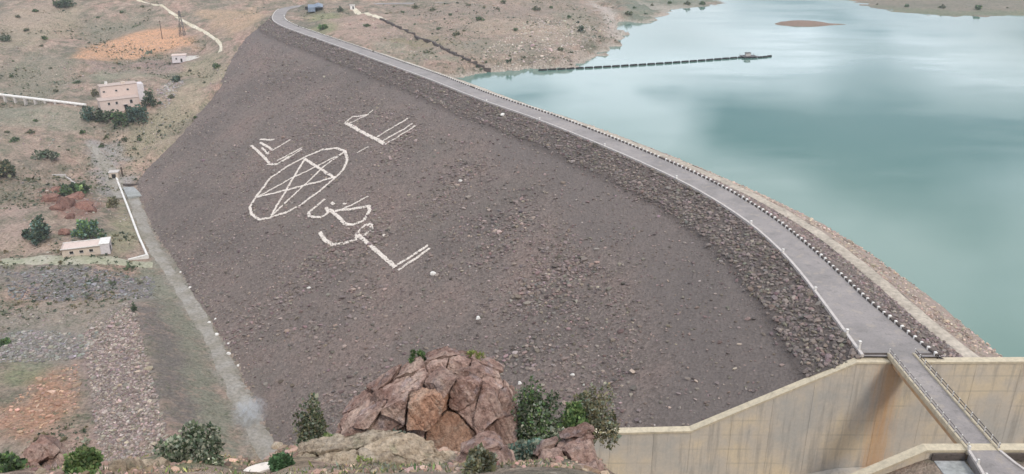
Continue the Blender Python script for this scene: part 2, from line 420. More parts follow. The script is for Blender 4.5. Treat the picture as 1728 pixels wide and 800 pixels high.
    v.inputs["Color"].default_value = (0.93, 0.96, 1.0, 1); v.inputs["Anisotropy"].default_value = 0.1
    n = noise(nt, pos(nt), 0.42, 5, 0.65, 1.2)
    tc = objc(nt); ln = N(nt, "ShaderNodeVectorMath", operation='LENGTH'); nt.links.new(tc, ln.inputs[0])
    fall = ramp(nt, ln.outputs["Value"], [(0.15, g(1)), (0.95, g(0))])
    mm = N(nt, "ShaderNodeMath", operation='MULTIPLY'); nt.links.new(ramp(nt, n, [(0.46, g(0)), (0.66, g(1))]), mm.inputs[0]); nt.links.new(fall, mm.inputs[1])
    m2 = N(nt, "ShaderNodeMath", operation='MULTIPLY'); nt.links.new(mm.outputs[0], m2.inputs[0]); m2.inputs[1].default_value = 0.55
    nt.links.new(m2.outputs[0], v.inputs["Density"]); nt.links.new(v.outputs[0], o.inputs["Volume"]); M['smoke'] = m
make_materials()

# ------------------------------------------------------------------ the crest line of the dam (plan)
def smooth_poly(pts, step, sigma):
    pts = np.array(pts, float)
    P = np.vstack([2 * pts[0] - pts[1], pts, 2 * pts[-1] - pts[-2]])
    out = []
    for i in range(1, len(P) - 2):
        for t in np.linspace(0, 1, 40, endpoint=False):
            a, b, c, d = P[i - 1:i + 3]
            out.append(0.5 * ((2 * b) + (c - a) * t + (2 * a - 5 * b + 4 * c - d) * t * t + (3 * b - a - 3 * c + d) * t ** 3))
    out.append(pts[-1]); out = np.array(out)
    def resample(q, st):
        s = np.r_[0, np.cumsum(np.linalg.norm(np.diff(q, axis=0), axis=1))]
        n = max(2, int(s[-1] / st) + 1); u = np.linspace(0, s[-1], n)
        return np.stack([np.interp(u, s, q[:, k]) for k in range(q.shape[1])], 1)
    q = resample(out, step)
    if sigma:
        r = int(3 * sigma / step) + 1; k = np.exp(-0.5 * (np.arange(-r, r + 1) * step / sigma) ** 2); k /= k.sum()
        pad = np.vstack([2 * q[0] - q[r:0:-1], q, 2 * q[-1] - q[-2:-r - 2:-1]])
        q = np.stack([np.convolve(pad[:, j], k, 'valid') for j in range(q.shape[1])], 1)
    return resample(q, step)
def tangents(q):
    t = np.gradient(q, axis=0); return t / np.linalg.norm(t, axis=1)[:, None]

CZ, WZ = 60.0, 49.0
LEFT = smooth_poly([(62, 128), (62.2, 140), (62.4, 156), (62, 172), (59.5, 191), (54, 211), (46, 231), (29.5, 263), (9, 298), (-14, 332),
                    (-38, 372), (-60, 406), (-82, 440), (-105, 475), (-127, 508), (-146, 538), (-160, 568), (-168, 603), (-170.5, 628),
                    (-163, 648), (-143, 659), (-112, 663), (-60, 668), (-10, 676)], 2.0, 5.0)
TAN = tangents(LEFT)
NRM = np.stack([TAN[:, 1], -TAN[:, 0]], 1)              # towards the reservoir
I_END = int(np.argmax(LEFT[:, 1] > 604))                 # the dam ends in the hill here
WID = np.interp(LEFT[:, 1], [128, 141, 151, 165, 180, 210, 300, 400, 560, 600, 700], [13.2, 10.8, 9.2, 8.2, 7.6, 8.0, 8.6, 8.6, 8.2, 7.5, 7.5])
RIGHT = LEFT + NRM * WID[:, None]
DL = LEFT[:I_END]

def seg_dist(x, y, Q, chunk=20000):
    """distance of points to polyline Q, index of the nearest segment and sign (+ = right of travel)."""
    x, y = np.ravel(x), np.ravel(y); A, B = Q[:-1], Q[1:]; AB = B - A; L2 = (AB ** 2).sum(1)
    D, I, S = np.empty(len(x)), np.empty(len(x), int), np.empty(len(x))
    for k in range(0, len(x), chunk):
        px, py = x[k:k + chunk, None], y[k:k + chunk, None]
        t = np.clip(((px - A[:, 0]) * AB[:, 0] + (py - A[:, 1]) * AB[:, 1]) / L2, 0, 1)
        dx, dy = px - A[:, 0] - t * AB[:, 0], py - A[:, 1] - t * AB[:, 1]
        d2 = dx * dx + dy * dy; i = d2.argmin(1); r = np.arange(len(i))
        D[k:k + chunk] = np.sqrt(d2[r, i]); I[k:k + chunk] = i
        S[k:k + chunk] = np.sign(dx[r, i] * AB[i, 1] - dy[r, i] * AB[i, 0])
    return D, I, S
def dam_profile(d):                                       # height below the crest edge at distance d downstream
    return CZ - 0.1 - 0.5 * d - 0.9 * sstep(9.0, 10.5, d)
def dam_z(x, y):
    d, i, s = seg_dist(x, y, DL[::2]); return dam_profile(np.where(s < 0, d, 0.0))
def at_dam(px, py):
    d = ray(px, py); t = np.linspace(120, 760, 700); P = CAM + d * t[:, None]
    e = P[:, 2] - dam_z(P[:, 0], P[:, 1]); k = int(np.argmax(e < 0))
    f = e[k - 1] / (e[k - 1] - e[k]); return P[k - 1] + (P[k] - P[k - 1]) * f

# ------------------------------------------------------------------ terrain height
toe_px = [(470, 765), (455, 740), (428, 680), (400, 620), (372, 570), (345, 520), (322, 485), (300, 450), (284, 428), (270, 410), (256, 385), (245, 360), (238, 335), (236, 318)]
groin_px = [(238, 300), (250, 285), (280, 253), (312, 223), (345, 180), (372, 145), (392, 100), (402, 80), (425, 55), (447, 38)]
TOE = [onz(a, b, 0)[:2] for a, b in toe_px]
GROIN3 = [at_dam(a, b) for a, b in groin_px]
FOOT = np.array([(62, 128), (-40, 128)] + TOE + [p[:2] for p in GROIN3] + [tuple(p) for p in DL[::-6]])

def in_poly(x, y, Q):
    x, y = np.ravel(x), np.ravel(y); r = np.zeros(len(x), bool); n = len(Q)
    for i in range(n):
        (x0, y0), (x1, y1) = Q[i], Q[(i + 1) % n]
        if y0 == y1: continue
        c = ((y0 > y) != (y1 > y)) & (x < (x1 - x0) * (y - y0) / (y1 - y0) + x0); r ^= c
    return r
def poly_dist(x, y, Q):
    Q = np.asarray(Q); return seg_dist(x, y, np.vstack([Q, Q[:1]]))[0]

CTRL = [onz(*p) for p in [(a, b, 0) for a, b in toe_px] + [
    (0, 790, 0), (0, 700, 0), (0, 600, 1), (0, 540, 1), (0, 505, 1), (0, 445, 7), (0, 425, 8), (100, 445, 6), (110, 432, 6), (190, 440, 4.5), (240, 440, 1.5),
    (60, 505, 0.5), (150, 505, 0.5), (260, 470, 0), (150, 570, 0), (160, 750, 0), (330, 700, 0), (380, 740, 0), (225, 400, 2), (200, 350, 3), (215, 320, 1), (110, 350, 10), (60, 400, 9), (160, 400, 7),
    (193, 295, 4), (0, 330, 12), (60, 290, 12), (0, 230, 20), (120, 240, 16), (215, 240, 14), (150, 190, 23), (200, 185, 23), (255, 195, 23),
    (0, 160, 29), (80, 168, 27), (290, 150, 28), (80, 110, 38), (200, 105, 37), (310, 108, 36), (0, 60, 50), (150, 50, 49), (280, 55, 47), (355, 95, 40), (375, 70, 47), (420, 30, 57),
    (0, 5, 63), (150, 0, 64), (300, 0, 64), (400, 5, 62), (440, 15, 60.5),
    # promontory between the dam end and the lake
    (790, 131, 49), (830, 122, 49), (900, 118, 49), (960, 115, 49), (995, 100, 49), (1025, 82, 49), (1050, 65, 49), (1043, 45, 49), (1020, 20, 49), (1000, 3, 49),
    (700, 70, 56), (640, 40, 59.5), (850, 85, 53.5), (900, 40, 58), (960, 70, 53), (800, 25, 61), (700, 10, 63), (980, 40, 53), (950, 10, 58), (760, 112, 51), (700, 98, 54), (800, 90, 55),
    # far shores
    (1048, 38, 49), (1100, 37, 49), (1115, 28, 49), (1130, 17, 49), (1165, 13, 49), (1200, 12, 49), (1208, 2, 49), (1090, 15, 53), (1150, 3, 52),
    (1430, 0, 49), (1470, 12, 49), (1500, 20, 49), (1600, 26, 49), (1728, 27, 49), (1830, 27, 49), (1600, 8, 52), (1728, 8, 52.5), (1830, 8, 52)]]
CTRL += [np.array(p, float) for p in GROIN3]
CTRL += [np.array(p, float) for p in [
    (-120, 500, 50), (-118, 535, 59), (-100, 512, 58.5), (-80, 480, 57), (-55, 452, 54.5), (-40, 435, 51.5), (-130, 570, 60), (-150, 600, 60), (-140, 640, 60), (-180, 640, 61), (-100, 668, 61), (-60, 660, 61.5),
    (60, 420, 42), (150, 400, 38), (100, 300, 38), (130, 230, 38), (200, 500, 38), (130, 590, 42), (300, 550, 40), (130, 170, 40), (400, 400, 40), (250, 200, 40), (0, 415, 44), (300, 640, 45),
    (150, 680, 45), (240, 740, 45), (220, 850, 46), (260, 1000, 47), (300, 630, 45), (450, 600, 44), (600, 500, 44), (500, 200, 40), (250, 0, 42), (90, 520, 45),
    (340, 850, 56), (420, 760, 55), (600, 800, 62), (900, 700, 70), (1000, 1200, 80), (600, 1400, 85), (330, 1300, 60), (100, 900, 54), (110, 1100, 66), (0, 900, 68), (-100, 800, 70), (-300, 850, 84),
    (-500, 700, 90), (-800, 700, 110), (-900, 1300, 140), (0, 2000, 120), (1500, 2300, 150), (2300, 1500, 140), (2300, 0, 120), (-2300, 2000, 190), (-2300, 0, 150), (0, 3300, 170), (2300, 3300, 170), (-2300, 3300, 200),
    (-300, 150, 8), (-330, 260, 14), (-320, 400, 30), (-420, 300, 40), (-600, 200, 80), (-250, 60, 30), (-500, -200, 100), (0, -300, 150), (500, -300, 110), (1200, -200, 120),
    (-60, 130, 5), (0, 130, 10), (40, 130, 20), (-100, 140, 0), (-150, 150, 0), (800, 200, 45), (1000, 500, 60)]]
CTRL = np.array(CTRL)
_xy = CTRL[:, :2] / 100.0
_n = len(_xy)
_K = np.linalg.norm(_xy[:, None] - _xy[None], axis=2)
_A = np.zeros((_n + 3, _n + 3)); _A[:_n, :_n] = _K - 0.02 * np.eye(_n); _A[:_n, _n] = 1; _A[:_n, _n + 1:] = _xy; _A[_n, :_n] = 1; _A[_n + 1:, :_n] = _xy.T
_W = np.linalg.solve(_A, np.r_[CTRL[:, 2], 0, 0, 0])
def rbf(x, y):
    out = np.empty(len(x))
    for k in range(0, len(x), 20000):
        q = np.stack([x[k:k + 20000], y[k:k + 20000]], 1) / 100.0
        K = np.linalg.norm(q[:, None] - _xy[None], axis=2); out[k:k + 20000] = K @ _W[:_n] + _W[_n] + q @ _W[_n + 1:]
    return out

def kslope(py): return (PS + PC * (py - 400) / F) / (PC - PS * (py - 400) / F)
YR = 28.0
SIL_X = [-400, 0, 60, 110, 180, 250, 330, 400, 440, 480, 560, 640, 880, 950, 995, 1030, 1080, 1300]
SIL_Y = [770, 768, 772, 782, 778, 770, 756, 772, 780, 752, 746, 752, 764, 752, 762, 800, 828, 830]
def hill(x, y):
    yy = np.maximum(y, 1.0); px = 864 + 1160 * x / yy
    ks = kslope(np.interp(px, SIL_X, SIL_Y)); k0 = kslope(np.maximum(815, np.interp(px, SIL_X, SIL_Y)))
    t = sstep(12, YR, yy); k = k0 + (ks - k0) * t
    h = 135 - k * yy
    far = 135 - ks * YR - np.interp(px, [980, 1080], [1.25, 0.0]) * (yy - YR) - np.interp(px, [980, 1080], [0.0, 0.83]) * (yy - YR)
    h = np.where(yy > YR, far, h)
    return np.where(y < 3, 133.2 + 0 * h, np.minimum(h, 133.2))
CHUTE_Y0, CHUTE_Y1 = 102.0, 127.0
def ridge_line(): return np.array([onz(228, 520, 5)[:2], onz(252, 610, 6)[:2], onz(290, 750, 6)[:2]])
RIDGE = ridge_line()
ROADLINE = LEFT[I_END - 30:] + NRM[I_END - 30:] * 3.8
def terrain_h(x, y):
    sh = np.shape(x); x, y = np.ravel(x).astype(float), np.ravel(y).astype(float)
    h = rbf(x, y)
    rough = sstep(2, 10, h) * (1 - 0.6 * sstep(300, 900, np.hypot(x, y) - 200))
    h = h + (fbm(x, y, 42, 3, 4) * 1.6 + 3.4 * (np.minimum(1, 2.2 * np.abs(fbm(x, y, 60, 13, 3, .45))) - .6) * (x < -60) + 0.9 * (np.minimum(1, 2.2 * np.abs(fbm(x, y, 34, 14, 3, .45))) - .6) * (x > -75) * (y > 430)) * rough * sstep(0, 3, np.abs(h - WZ)) + fbm(x, y, 9, 5, 4, .6) * (0.14 + 0.75 * rough) + fbm(x, y, 3.6, 6, 2) * .22 * rough
    # shore lines wander a little
    h = h + fbm(x, y, 14, 9, 3) * 0.25 * (np.abs(h - WZ) < 4)
    # eroded ledges of the promontory
    pr = (x > -75) & (x < 110) & (y > 425) & (h > WZ) & (h < 60)
    h = np.where(pr, h + .34 * np.sin(2 * np.pi * (h + fbm(x, y, 20, 23, 3) * .5) / 1.7) + fbm(x, y, 5, 27, 3) * .25, h)
    pr2 = (x > -60) & (x < 110) & (y > 432) & (y < 800)
    h = np.where(pr2, h + 2.6 * sstep(49.1, 50.6, h + fbm(x, y, 16, 29, 3) * .35) * sstep(-60, -20, x), h)
    # spoil ridge on the valley floor
    d, i, s = seg_dist(x, y, RIDGE)
    h = np.maximum(h, 7.0 - 0.42 * d + fbm(x, y, 6, 21, 3) * 0.3)
    # island in the reservoir
    e = np.hypot((x - 216 - 0.15 * (y - 630)) / 21.0, (y - 629) / 15.0)
    h = np.where(e < 2, np.maximum(h, WZ + 2.3 * (1 - e ** 1.5) + fbm(x, y, 7, 31, 3) * 0.4), h)
    e2 = np.hypot((x - 238) / 9.0, (y - 626) / 3.5)
    h = np.where(e2 < 2, np.maximum(h, WZ + 0.5 * (1 - e2 ** 2)), h)
    # dam footprint
    inside = in_poly(x, y, FOOT); dz = dam_z(x, y); de = poly_dist(x, y, FOOT)
    near = de < 60
    h = np.where(inside, np.minimum(h, dz - np.minimum(2.5, 0.25 * de)), h)
    dd, ii, ss = seg_dist(x, y, DL)
    out_l = (~inside) & (ss < 0) & (dd < 130)
    h = np.where(out_l, np.maximum(h, dz + np.minimum(0.6, 0.15 * de)), h)
    # under the crest and its upstream side
    wl_ = np.interp(ii, np.arange(len(WID)), WID)
    up = (ss > 0) & (y < 600) & (y > 127)
    lim = np.where(dd < wl_ + 1, CZ - 1.5, CZ - 0.5 - 0.5 * (dd - wl_))
    h = np.where(up & (dd < wl_ + 60) & (y < 425), np.minimum(h, lim - 1.0), h)
    h = np.where(up & (dd < wl_ + 2) & (y >= 425), np.minimum(h, CZ - 0.6), h)
    # road at the far abutment
    dr, _, _ = seg_dist(x, y, ROADLINE)
    w = (1 - sstep(4.5, 14, dr)) * (~inside)
    h = h * (1 - w) + (CZ - 0.25) * w
    # camera hill and spillway chute
    hh = hill(x, y)
    det = sstep(10, 18, y) * (1 - sstep(60, 120, y))
    hh = hh + (fbm(x, y, 6, 41, 4) * 0.35 + fbm(x, y, 1.3, 43, 3) * 0.10) * det
    gy = np.where(x > 61, 58.6, np.maximum(58.6 - 0.5 * (61 - x), 43))
    pad = (y > 70) & (y < CHUTE_Y0) & (x > -20) & (x < 140)
    hill_h = np.where(pad, np.maximum(np.minimum(hh, 200), gy), hh)
    south = y < 128
    h = np.where(south, np.maximum(h, hill_h), np.maximum(h, np.where(x < 15, hh, -50)))
    ch = (y > CHUTE_Y0 - 0.6) & (y < CHUTE_Y1 + 0.9) & (x > -45) & (x < 140)
    h = np.where(ch, np.minimum(h, np.clip(38 + (x - 62) * 0.25, 8, 38) - 1.5), h)
    return h.reshape(sh)

def spaced(*segs):
    out = []
    for a, b, s in segs: out += list(np.linspace(a, b, max(2, int(round((b - a) / s)) + 1))[:-1])
    return np.array(out + [segs[-1][1]])
GX = spaced((-2500, -1000, 250), (-1000, -400, 40), (-400, -230, 5), (-230, -28, 1.6), (-28, 12, 0.25), (12, 100, 1.5), (100, 450, 6), (450, 1000, 40), (1000, 2500, 250))
GY = spaced((-400, 0, 30), (0, 15, 1.5), (15, 36, 0.25), (36, 140, 2.6), (140, 460, 1.6), (460, 800, 3.0), (800, 1400, 30), (1400, 3500, 210))
XX, YY = np.meshgrid(GX, GY, indexing='ij')
ZZ = terrain_h(XX, YY)
def gz(x, y):                                             # height on the terrain mesh
    x, y = np.asarray(x, float), np.asarray(y, float)
    i = np.clip(np.searchsorted(GX, x) - 1, 0, len(GX) - 2); j = np.clip(np.searchsorted(GY, y) - 1, 0, len(GY) - 2)
    u = (x - GX[i]) / (GX[i + 1] - GX[i]); v = (y - GY[j]) / (GY[j + 1] - GY[j])
    return (ZZ[i, j] * (1 - u) + ZZ[i + 1, j] * u) * (1 - v) + (ZZ[i, j + 1] * (1 - u) + ZZ[i + 1, j + 1] * u) * v
def hit(px, py, t0=15.0):
    """point of the terrain seen at a photograph pixel"""
    d = ray(px, py); t = np.concatenate([np.arange(t0, 60, 0.1), np.arange(60, 900, 0.5)]); P = CAM + d * t[:, None]
    e = P[:, 2] - gz(P[:, 0], P[:, 1]); k = int(np.argmax(e < 0))
    if k == 0: return onz(px, py, 55)
    f = e[k - 1] / (e[k - 1] - e[k]); return P[k - 1] + (P[k] - P[k - 1]) * f

# painted soils: polygons on the ground, colour, strength
SOILS = [
    ([(130, 96), (140, 78), (190, 66), (262, 44), (290, 50), (332, 62), (330, 80), (240, 92)], (204, 157, 124), .98, 5),
    ([(335, 20), (380, 14), (440, 8), (455, 28), (425, 45), (385, 62), (350, 40)], (188, 158, 130), .7, 8),
    ([(330, 100), (372, 92), (392, 110), (350, 175), (310, 215), (250, 280), (215, 290), (240, 210), (300, 150)], (166, 154, 128), .6, 8),
    ([(0, 40), (30, 10), (80, 15), (90, 40), (20, 60)], (178, 150, 142), .7, 8),
    ([(0, 100), (60, 90), (130, 100), (150, 130), (120, 158), (0, 155)], (134, 129, 113), .7, 8),
    ([(20, 10), (130, 20), (135, 60), (60, 75), (0, 85), (0, 45)], (160, 146, 124), .7, 8),
    ([(140, 40), (240, 25), (290, 44), (200, 64), (140, 76)], (132, 128, 112), .75, 8),
    ([(140, 100), (330, 94), (340, 100), (300, 108), (140, 106)], (136, 118, 112), .8, 3),
    ([(150, 112), (300, 108), (300, 118), (150, 120)], (150, 132, 126), .7, 3),
    ([(170, 122), (290, 120), (300, 132), (240, 134), (160, 134)], (144, 142, 122), .7, 4),
    ([(0, 178), (140, 190), (130, 220), (0, 210)], (150, 146, 128), .6, 6),
    ([(0, 215), (60, 225), (50, 260), (0, 255)], (126, 124, 104), .7, 6),
    ([(30, 240), (60, 235), (80, 290), (40, 300)], (176, 150, 136), .7, 6),
    ([(55, 640), (110, 605), (136, 610), (135, 690), (95, 725), (30, 750), (0, 742), (0, 690), (45, 670)], (178, 134, 108), 0.81, 6),
    ([(190, 545), (228, 538), (222, 575), (200, 572)], (172, 134, 106), 0.81, 6),
    ([(0, 605), (40, 600), (120, 612), (60, 640), (30, 660), (0, 650)], (126, 134, 100), 0.72, 6),
    ([(10, 460), (60, 452), (150, 452), (262, 470), (258, 500), (100, 508), (15, 505)], (122, 119, 118), 0.85, 6),
    ([(0, 565), (60, 556), (165, 560), (150, 600), (140, 640), (60, 610), (0, 610)], (136, 130, 124), 0.77, 6),
    ([(0, 510), (230, 505), (230, 545), (150, 556), (0, 552)], (150, 140, 128), 0.72, 6),
    ([(150, 570), (226, 530), (240, 580), (283, 745), (165, 750), (140, 660)], (148, 130, 126), .95, 2.5),
    ([(228, 512), (300, 512), (330, 600), (370, 700), (340, 740), (288, 742), (250, 600)], (118, 110, 104), .95, 2.5),
    ([(70, 320), (130, 318), (170, 350), (150, 370), (100, 370), (70, 345)], (140, 104, 92), .8, 4),
    ([(0, 405), (100, 400), (110, 425), (0, 425)], (180, 158, 138), .7, 4),
    ([(0, 350), (50, 345), (60, 420), (0, 420)], (176, 152, 140), .6, 5),
    ([(150, 240), (200, 250), (215, 300), (175, 330), (150, 290)], (158, 152, 148), .85, 4),
    ([(190, 345), (215, 340), (240, 420), (200, 430), (190, 390)], (152, 148, 118), .7, 4),
    ([(262, 440), (335, 545), (385, 690), (420, 770), (345, 770), (335, 690), (290, 560), (240, 455)], (134, 132, 116), .95, 3),
    ([(232, 340), (262, 395), (302, 452), (347, 522), (402, 622), (456, 742), (452, 770), (425, 770), (392, 690), (350, 600), (318, 535), (280, 470), (235, 395), (212, 330)], (145, 138, 127), .95, 2.0),
    ([(560, 25), (640, 20), (660, 50), (620, 68), (570, 50)], (176, 150, 136), .7, 8),
    ([(520, 20), (560, 22), (570, 50), (540, 55)], (140, 142, 104), .7, 6),
    ([(620, 68), (700, 75), (760, 100), (700, 105), (640, 85)], (150, 146, 128), .6, 6),
    ([(780, 128), (840, 112), (930, 108), (990, 92), (1040, 60), (1055, 64), (1000, 104), (960, 118), (830, 126)], (176, 162, 150), .85, 5),
    ([(880, 50), (960, 40), (970, 70), (900, 80)], (172, 156, 138), .7, 6),
    ([(690, 76), (800, 68), (930, 76), (900, 88), (800, 86), (720, 92)], (132, 130, 114), .8, 5),
    ([(780, 40), (880, 34), (960, 50), (900, 60), (800, 58)], (176, 156, 136), .8, 5),
    ([(640, 10), (760, 14), (900, 12), (960, 20), (880, 28), (720, 30)], (146, 130, 118), .8, 6),
    ([(660, 66), (740, 62), (780, 78), (720, 84)], (142, 132, 100), .7, 5),
    ([(930, 20), (990, 20), (1010, 45), (970, 60)], (134, 134, 114), .7, 5),
    ([(985, 0), (1000, 0), (1050, 45), (1050, 66), (1030, 62), (1015, 30)], (190, 178, 168), .8, 5),
    ([(1045, 0), (1210, 0), (1210, 14), (1130, 18), (1110, 40), (1048, 40)], (118, 124, 108), .9, 8),
    ([(1425, 0), (1900, 0), (1900, 28), (1600, 28), (1490, 20)], (128, 122, 108), .85, 8),
    ([(1480, 10), (1600, 18), (1900, 20), (1900, 29), (1600, 28), (1500, 22)], (118, 124, 100), .8, 6),
    ([(1300, 28), (1425, 28), (1425, 56), (1300, 56)], (140, 116, 101), 1.0, 4),
    ([(660, 40), (760, 0), (985, 0), (1035, 55), (960, 100), (830, 112), (740, 80)], (160, 142, 128), .4, 8),
    # foreground hill
    ([(420, 750), (560, 740), (600, 760), (480, 800), (400, 800)], (150, 134, 108), .6, .8),
    ([(180, 770), (330, 760), (420, 785), (420, 830), (180, 830)], (150, 140, 100), .8, .8),
    ([(300, 790), (420, 785), (420, 830), (300, 830)], (118, 128, 82), .7, .8),
    ([(90, 775), (180, 780), (180, 830), (90, 830)], (110, 128, 76), .8, .8),
    ([(780, 760), (1010, 750), (1025, 830), (760, 830)], (120, 100, 90), .85, .8),
]
def build_terrain():
    nx, ny = XX.shape; V = np.stack([XX.ravel(), YY.ravel(), ZZ.ravel()], 1)
    I = np.arange(nx * ny).reshape(nx, ny)
    Fc = np.stack([I[:-1, :-1].ravel(), I[1:, :-1].ravel(), I[1:, 1:].ravel(), I[:-1, 1:].ravel()], 1)
    col = np.zeros((len(V), 4)); x, y = V[:, 0], V[:, 1]
    gl = np.where(x < -60, np.abs(fbm(x, y, 60, 13, 3, .45)), np.abs(fbm(x, y, 34, 14, 3, .45))); far_ = (V[:, 2] > 8) & (y > 250)
    w = (1 - sstep(.04, .20, gl + fbm(x, y, 8, 99, 3) * .06)) * .6 * far_; cc = np.array(lin(122, 114, 96)[:3]); a0 = col[:, 3]; a1 = w + a0 * (1 - w)
    col[:, :3] = np.where(a1[:, None] > 1e-6, (cc * w[:, None] + col[:, :3] * (a0 * (1 - w))[:, None]) / np.maximum(a1, 1e-6)[:, None], cc); col[:, 3] = a1
    for poly, c, a, soft in SOILS:
        Q = np.array([hit(*p)[:2] for p in poly]); lo, hi = Q.min(0) - 3 * soft, Q.max(0) + 3 * soft
        k = np.where((x > lo[0]) & (x < hi[0]) & (y > lo[1]) & (y < hi[1]))[0]
        if not len(k): continue
        d = poly_dist(x[k], y[k], Q) * np.where(in_poly(x[k], y[k], Q), 1, -1) + fbm(x[k], y[k], soft * 2.5, 77, 3) * soft * 1.2
        w = a * sstep(-soft, soft, d); cc = np.array(lin(*c)[:3])
        a0 = col[k, 3]; a1 = w + a0 * (1 - w)
        col[k, :3] = np.where(a1[:, None] > 1e-6, (cc * w[:, None] + col[k, :3] * (a0 * (1 - w))[:, None]) / np.maximum(a1, 1e-6)[:, None], cc)
        col[k, 3] = a1
    o = obj("terrain", mesh_np("terrain", V, Fc, M['terrain'], col, True))
    tag(o, "dry beige and green hillsides, valley floor and lake shores around the dam", kind="structure")
build_terrain()

# ------------------------------------------------------------------ reservoir
def build_water():
    cl = (LEFT[:I_END] + NRM[:I_END] * (WID[:I_END, None] * 0.5))[::6]
    pts = [(140, 127.6), (68.7, 127.6)] + [tuple(p) for p in cl] + [(-150, 760), (-300, 3400), (2400, 3400), (2400, -100), (140, -100)]
    me = bpy.data.meshes.new("water"); bm = bmesh.new()
    f = bm.faces.new([bm.verts.new((p[0], p[1], WZ)) for p in pts])
    bmesh.ops.triangulate(bm, faces=[f]); bmesh.ops.recalc_face_normals(bm, faces=bm.faces)
    if sum(fc.normal.z for fc in bm.faces) < 0: bmesh.ops.reverse_faces(bm, faces=bm.faces)
    bm.to_mesh(me); bm.free(); me.materials.append(M['water'])
    tag(obj("water", me), "calm milky green reservoir reflecting the cloudy sky", kind="structure")
build_water()

# ------------------------------------------------------------------ the dam
dam = empty("rockfill_dam", (0, 0, 0))
tag(dam, "long curved rockfill dam with purple grey stone face and road on its crest", "dam")
def sweep(line, nrm, offs, zs, sgn, jit=0.0, seed=1):
    """grid swept along line; offs distances from the line; zs heights."""
    n, k = len(line), len(offs)
    X = line[:, None, 0] + sgn * nrm[:, None, 0] * offs[None]; Y = line[:, None, 1] + sgn * nrm[:, None, 1] * offs[None]
    Z = np.broadcast_to(zs[None], (n, k)).copy()
    if jit: Z += fbm(X, Y, 5.0, seed, 4) * jit * np.minimum(1, offs / 1.5)[None]
    V = np.stack([X.ravel(), Y.ravel(), Z.ravel()], 1); I = np.arange(n * k).reshape(n, k)
    Fc = np.stack([I[:-1, :-1].ravel(), I[1:, :-1].ravel(), I[1:, 1:].ravel(), I[:-1, 1:].ravel()], 1)
    if sgn < 0: Fc = Fc[:, ::-1]
    return V, Fc
def build_dam():
    offs = np.r_[0, np.arange(0.8, 128, 1.1)]
    V, Fc = sweep(DL, NRM[:I_END], offs, dam_profile(offs), -1, 0.28, 61)
    col = np.zeros((len(V), 4)); d = np.tile(offs, I_END)
    # greyer, finer gravel strip below the coarse band
    se = np.interp(V[:, 1], [130, 260, 340], [36, 22, 15]); w = sstep(9.5, 11, d) * (1 - sstep(-8, 4, d - se + fbm(V[:, 0], V[:, 1], 20, 5, 3) * 6)) * 0.7
    w = np.maximum(w, (1 - sstep(9.5, 10.5, d)) * .75)
    col[:, :3] = np.where((d < 10)[:, None], np.array(lin(94, 85, 80)[:3]), np.array(lin(111, 102, 97)[:3])); col[:, 3] = w
    g2 = sstep(.35, .8, fbm(V[:, 0], V[:, 1], 26, 18, 3)) * 0.35 * (w < .1)
    col[:, :3] = np.where((g2 > 0.02)[:, None], np.array(lin(111, 103, 95)[:3]), col[:, :3]); col[:, 3] = np.maximum(col[:, 3], g2)
    o = obj("downstream_face", mesh_np("downstream_face", V, Fc[:, ::-1], M['rockfill'], col, True), dam)
    # upstream side: upper slope, pale berm, lower slope
    n = I_END; R = RIGHT[:n] + NRM[:n] * 0.6
    bw = np.clip((LEFT[:n, 1] - 100) / 80, 0, 1)
    offs = np.r_[0, 1.2, 3, 5, 7, 9, 11]; zs = CZ - 0.15 - 0.45 * offs
    V, Fc = sweep(R, NRM[:n], offs, zs, 1, 0.25, 71)
    obj("upstream_slope", mesh_np("upstream_slope", V, Fc[:, ::-1], M['rockfill'], np.zeros((len(V), 4)), True), dam)
    offs = np.r_[10.4, 11.2, 12.4, 13.6, 14.2]; zs = np.r_[55.2, 55.35, 55.3, 55.2, 54.8]
    V, Fc = sweep(R, NRM[:n], offs, zs, 1, 0.12, 72)
    obj("berm", mesh_np("berm", V, Fc[:, ::-1], M['bench'], None, True), dam)
    offs = np.r_[13.8, 15, 17, 19, 21, 23, 25, 27, 29, 33, 45]; zs = 55.0 - 0.46 * (offs - 13.8)
    V, Fc = sweep(R, NRM[:n], offs, zs, 1, 0.35, 73)
    col = np.tile(np.array([*lin(168, 150, 138)[:3], 0.75]), (len(V), 1))
    obj("lower_slope", mesh_np("lower_slope", V, Fc[:, ::-1], M['rockfill'], col, True), dam)
build_dam()

# ---- stones
def ico(sub):
    bm = bmesh.new(); bmesh.ops.create_icosphere(bm, subdivisions=sub, radius=1.0)
    v = np.array([p.co[:] for p in bm.verts]); f = np.array([[q.index for q in fc.verts] for fc in bm.faces]); bm.free(); return v, f
ICO1 = ico(1)
def stone_cloud(P, S, colr, flat=0.65):
    """many small angular stones at points P with sizes S merged into arrays"""
    bv, bf = ICO1; n = len(P); k = len(bv)
    var = bv[None] * (1 + RNG.uniform(-.45, .3, (16, k, 1)))
    vi = RNG.integers(0, 16, n); V = var[vi]
    a = RNG.uniform(0, 2 * np.pi, n); ca, sa = np.cos(a)[:, None], np.sin(a)[:, None]
    ex = RNG.uniform(.7, 1.4, (n, 1)); ez = RNG.uniform(flat * .7, flat * 1.3, (n, 1))
    X, Y, Z = V[:, :, 0] * ex, V[:, :, 1] / ex, V[:, :, 2] * ez
    V = np.stack([X * ca - Y * sa, X * sa + Y * ca, Z], 2) * S[:, None, None] + P[:, None, :]
    Fc = bf[None] + (np.arange(n) * k)[:, None, None]
    C = np.repeat(colr, k, 0)
    return V.reshape(-1, 3), Fc.reshape(-1, 3), C
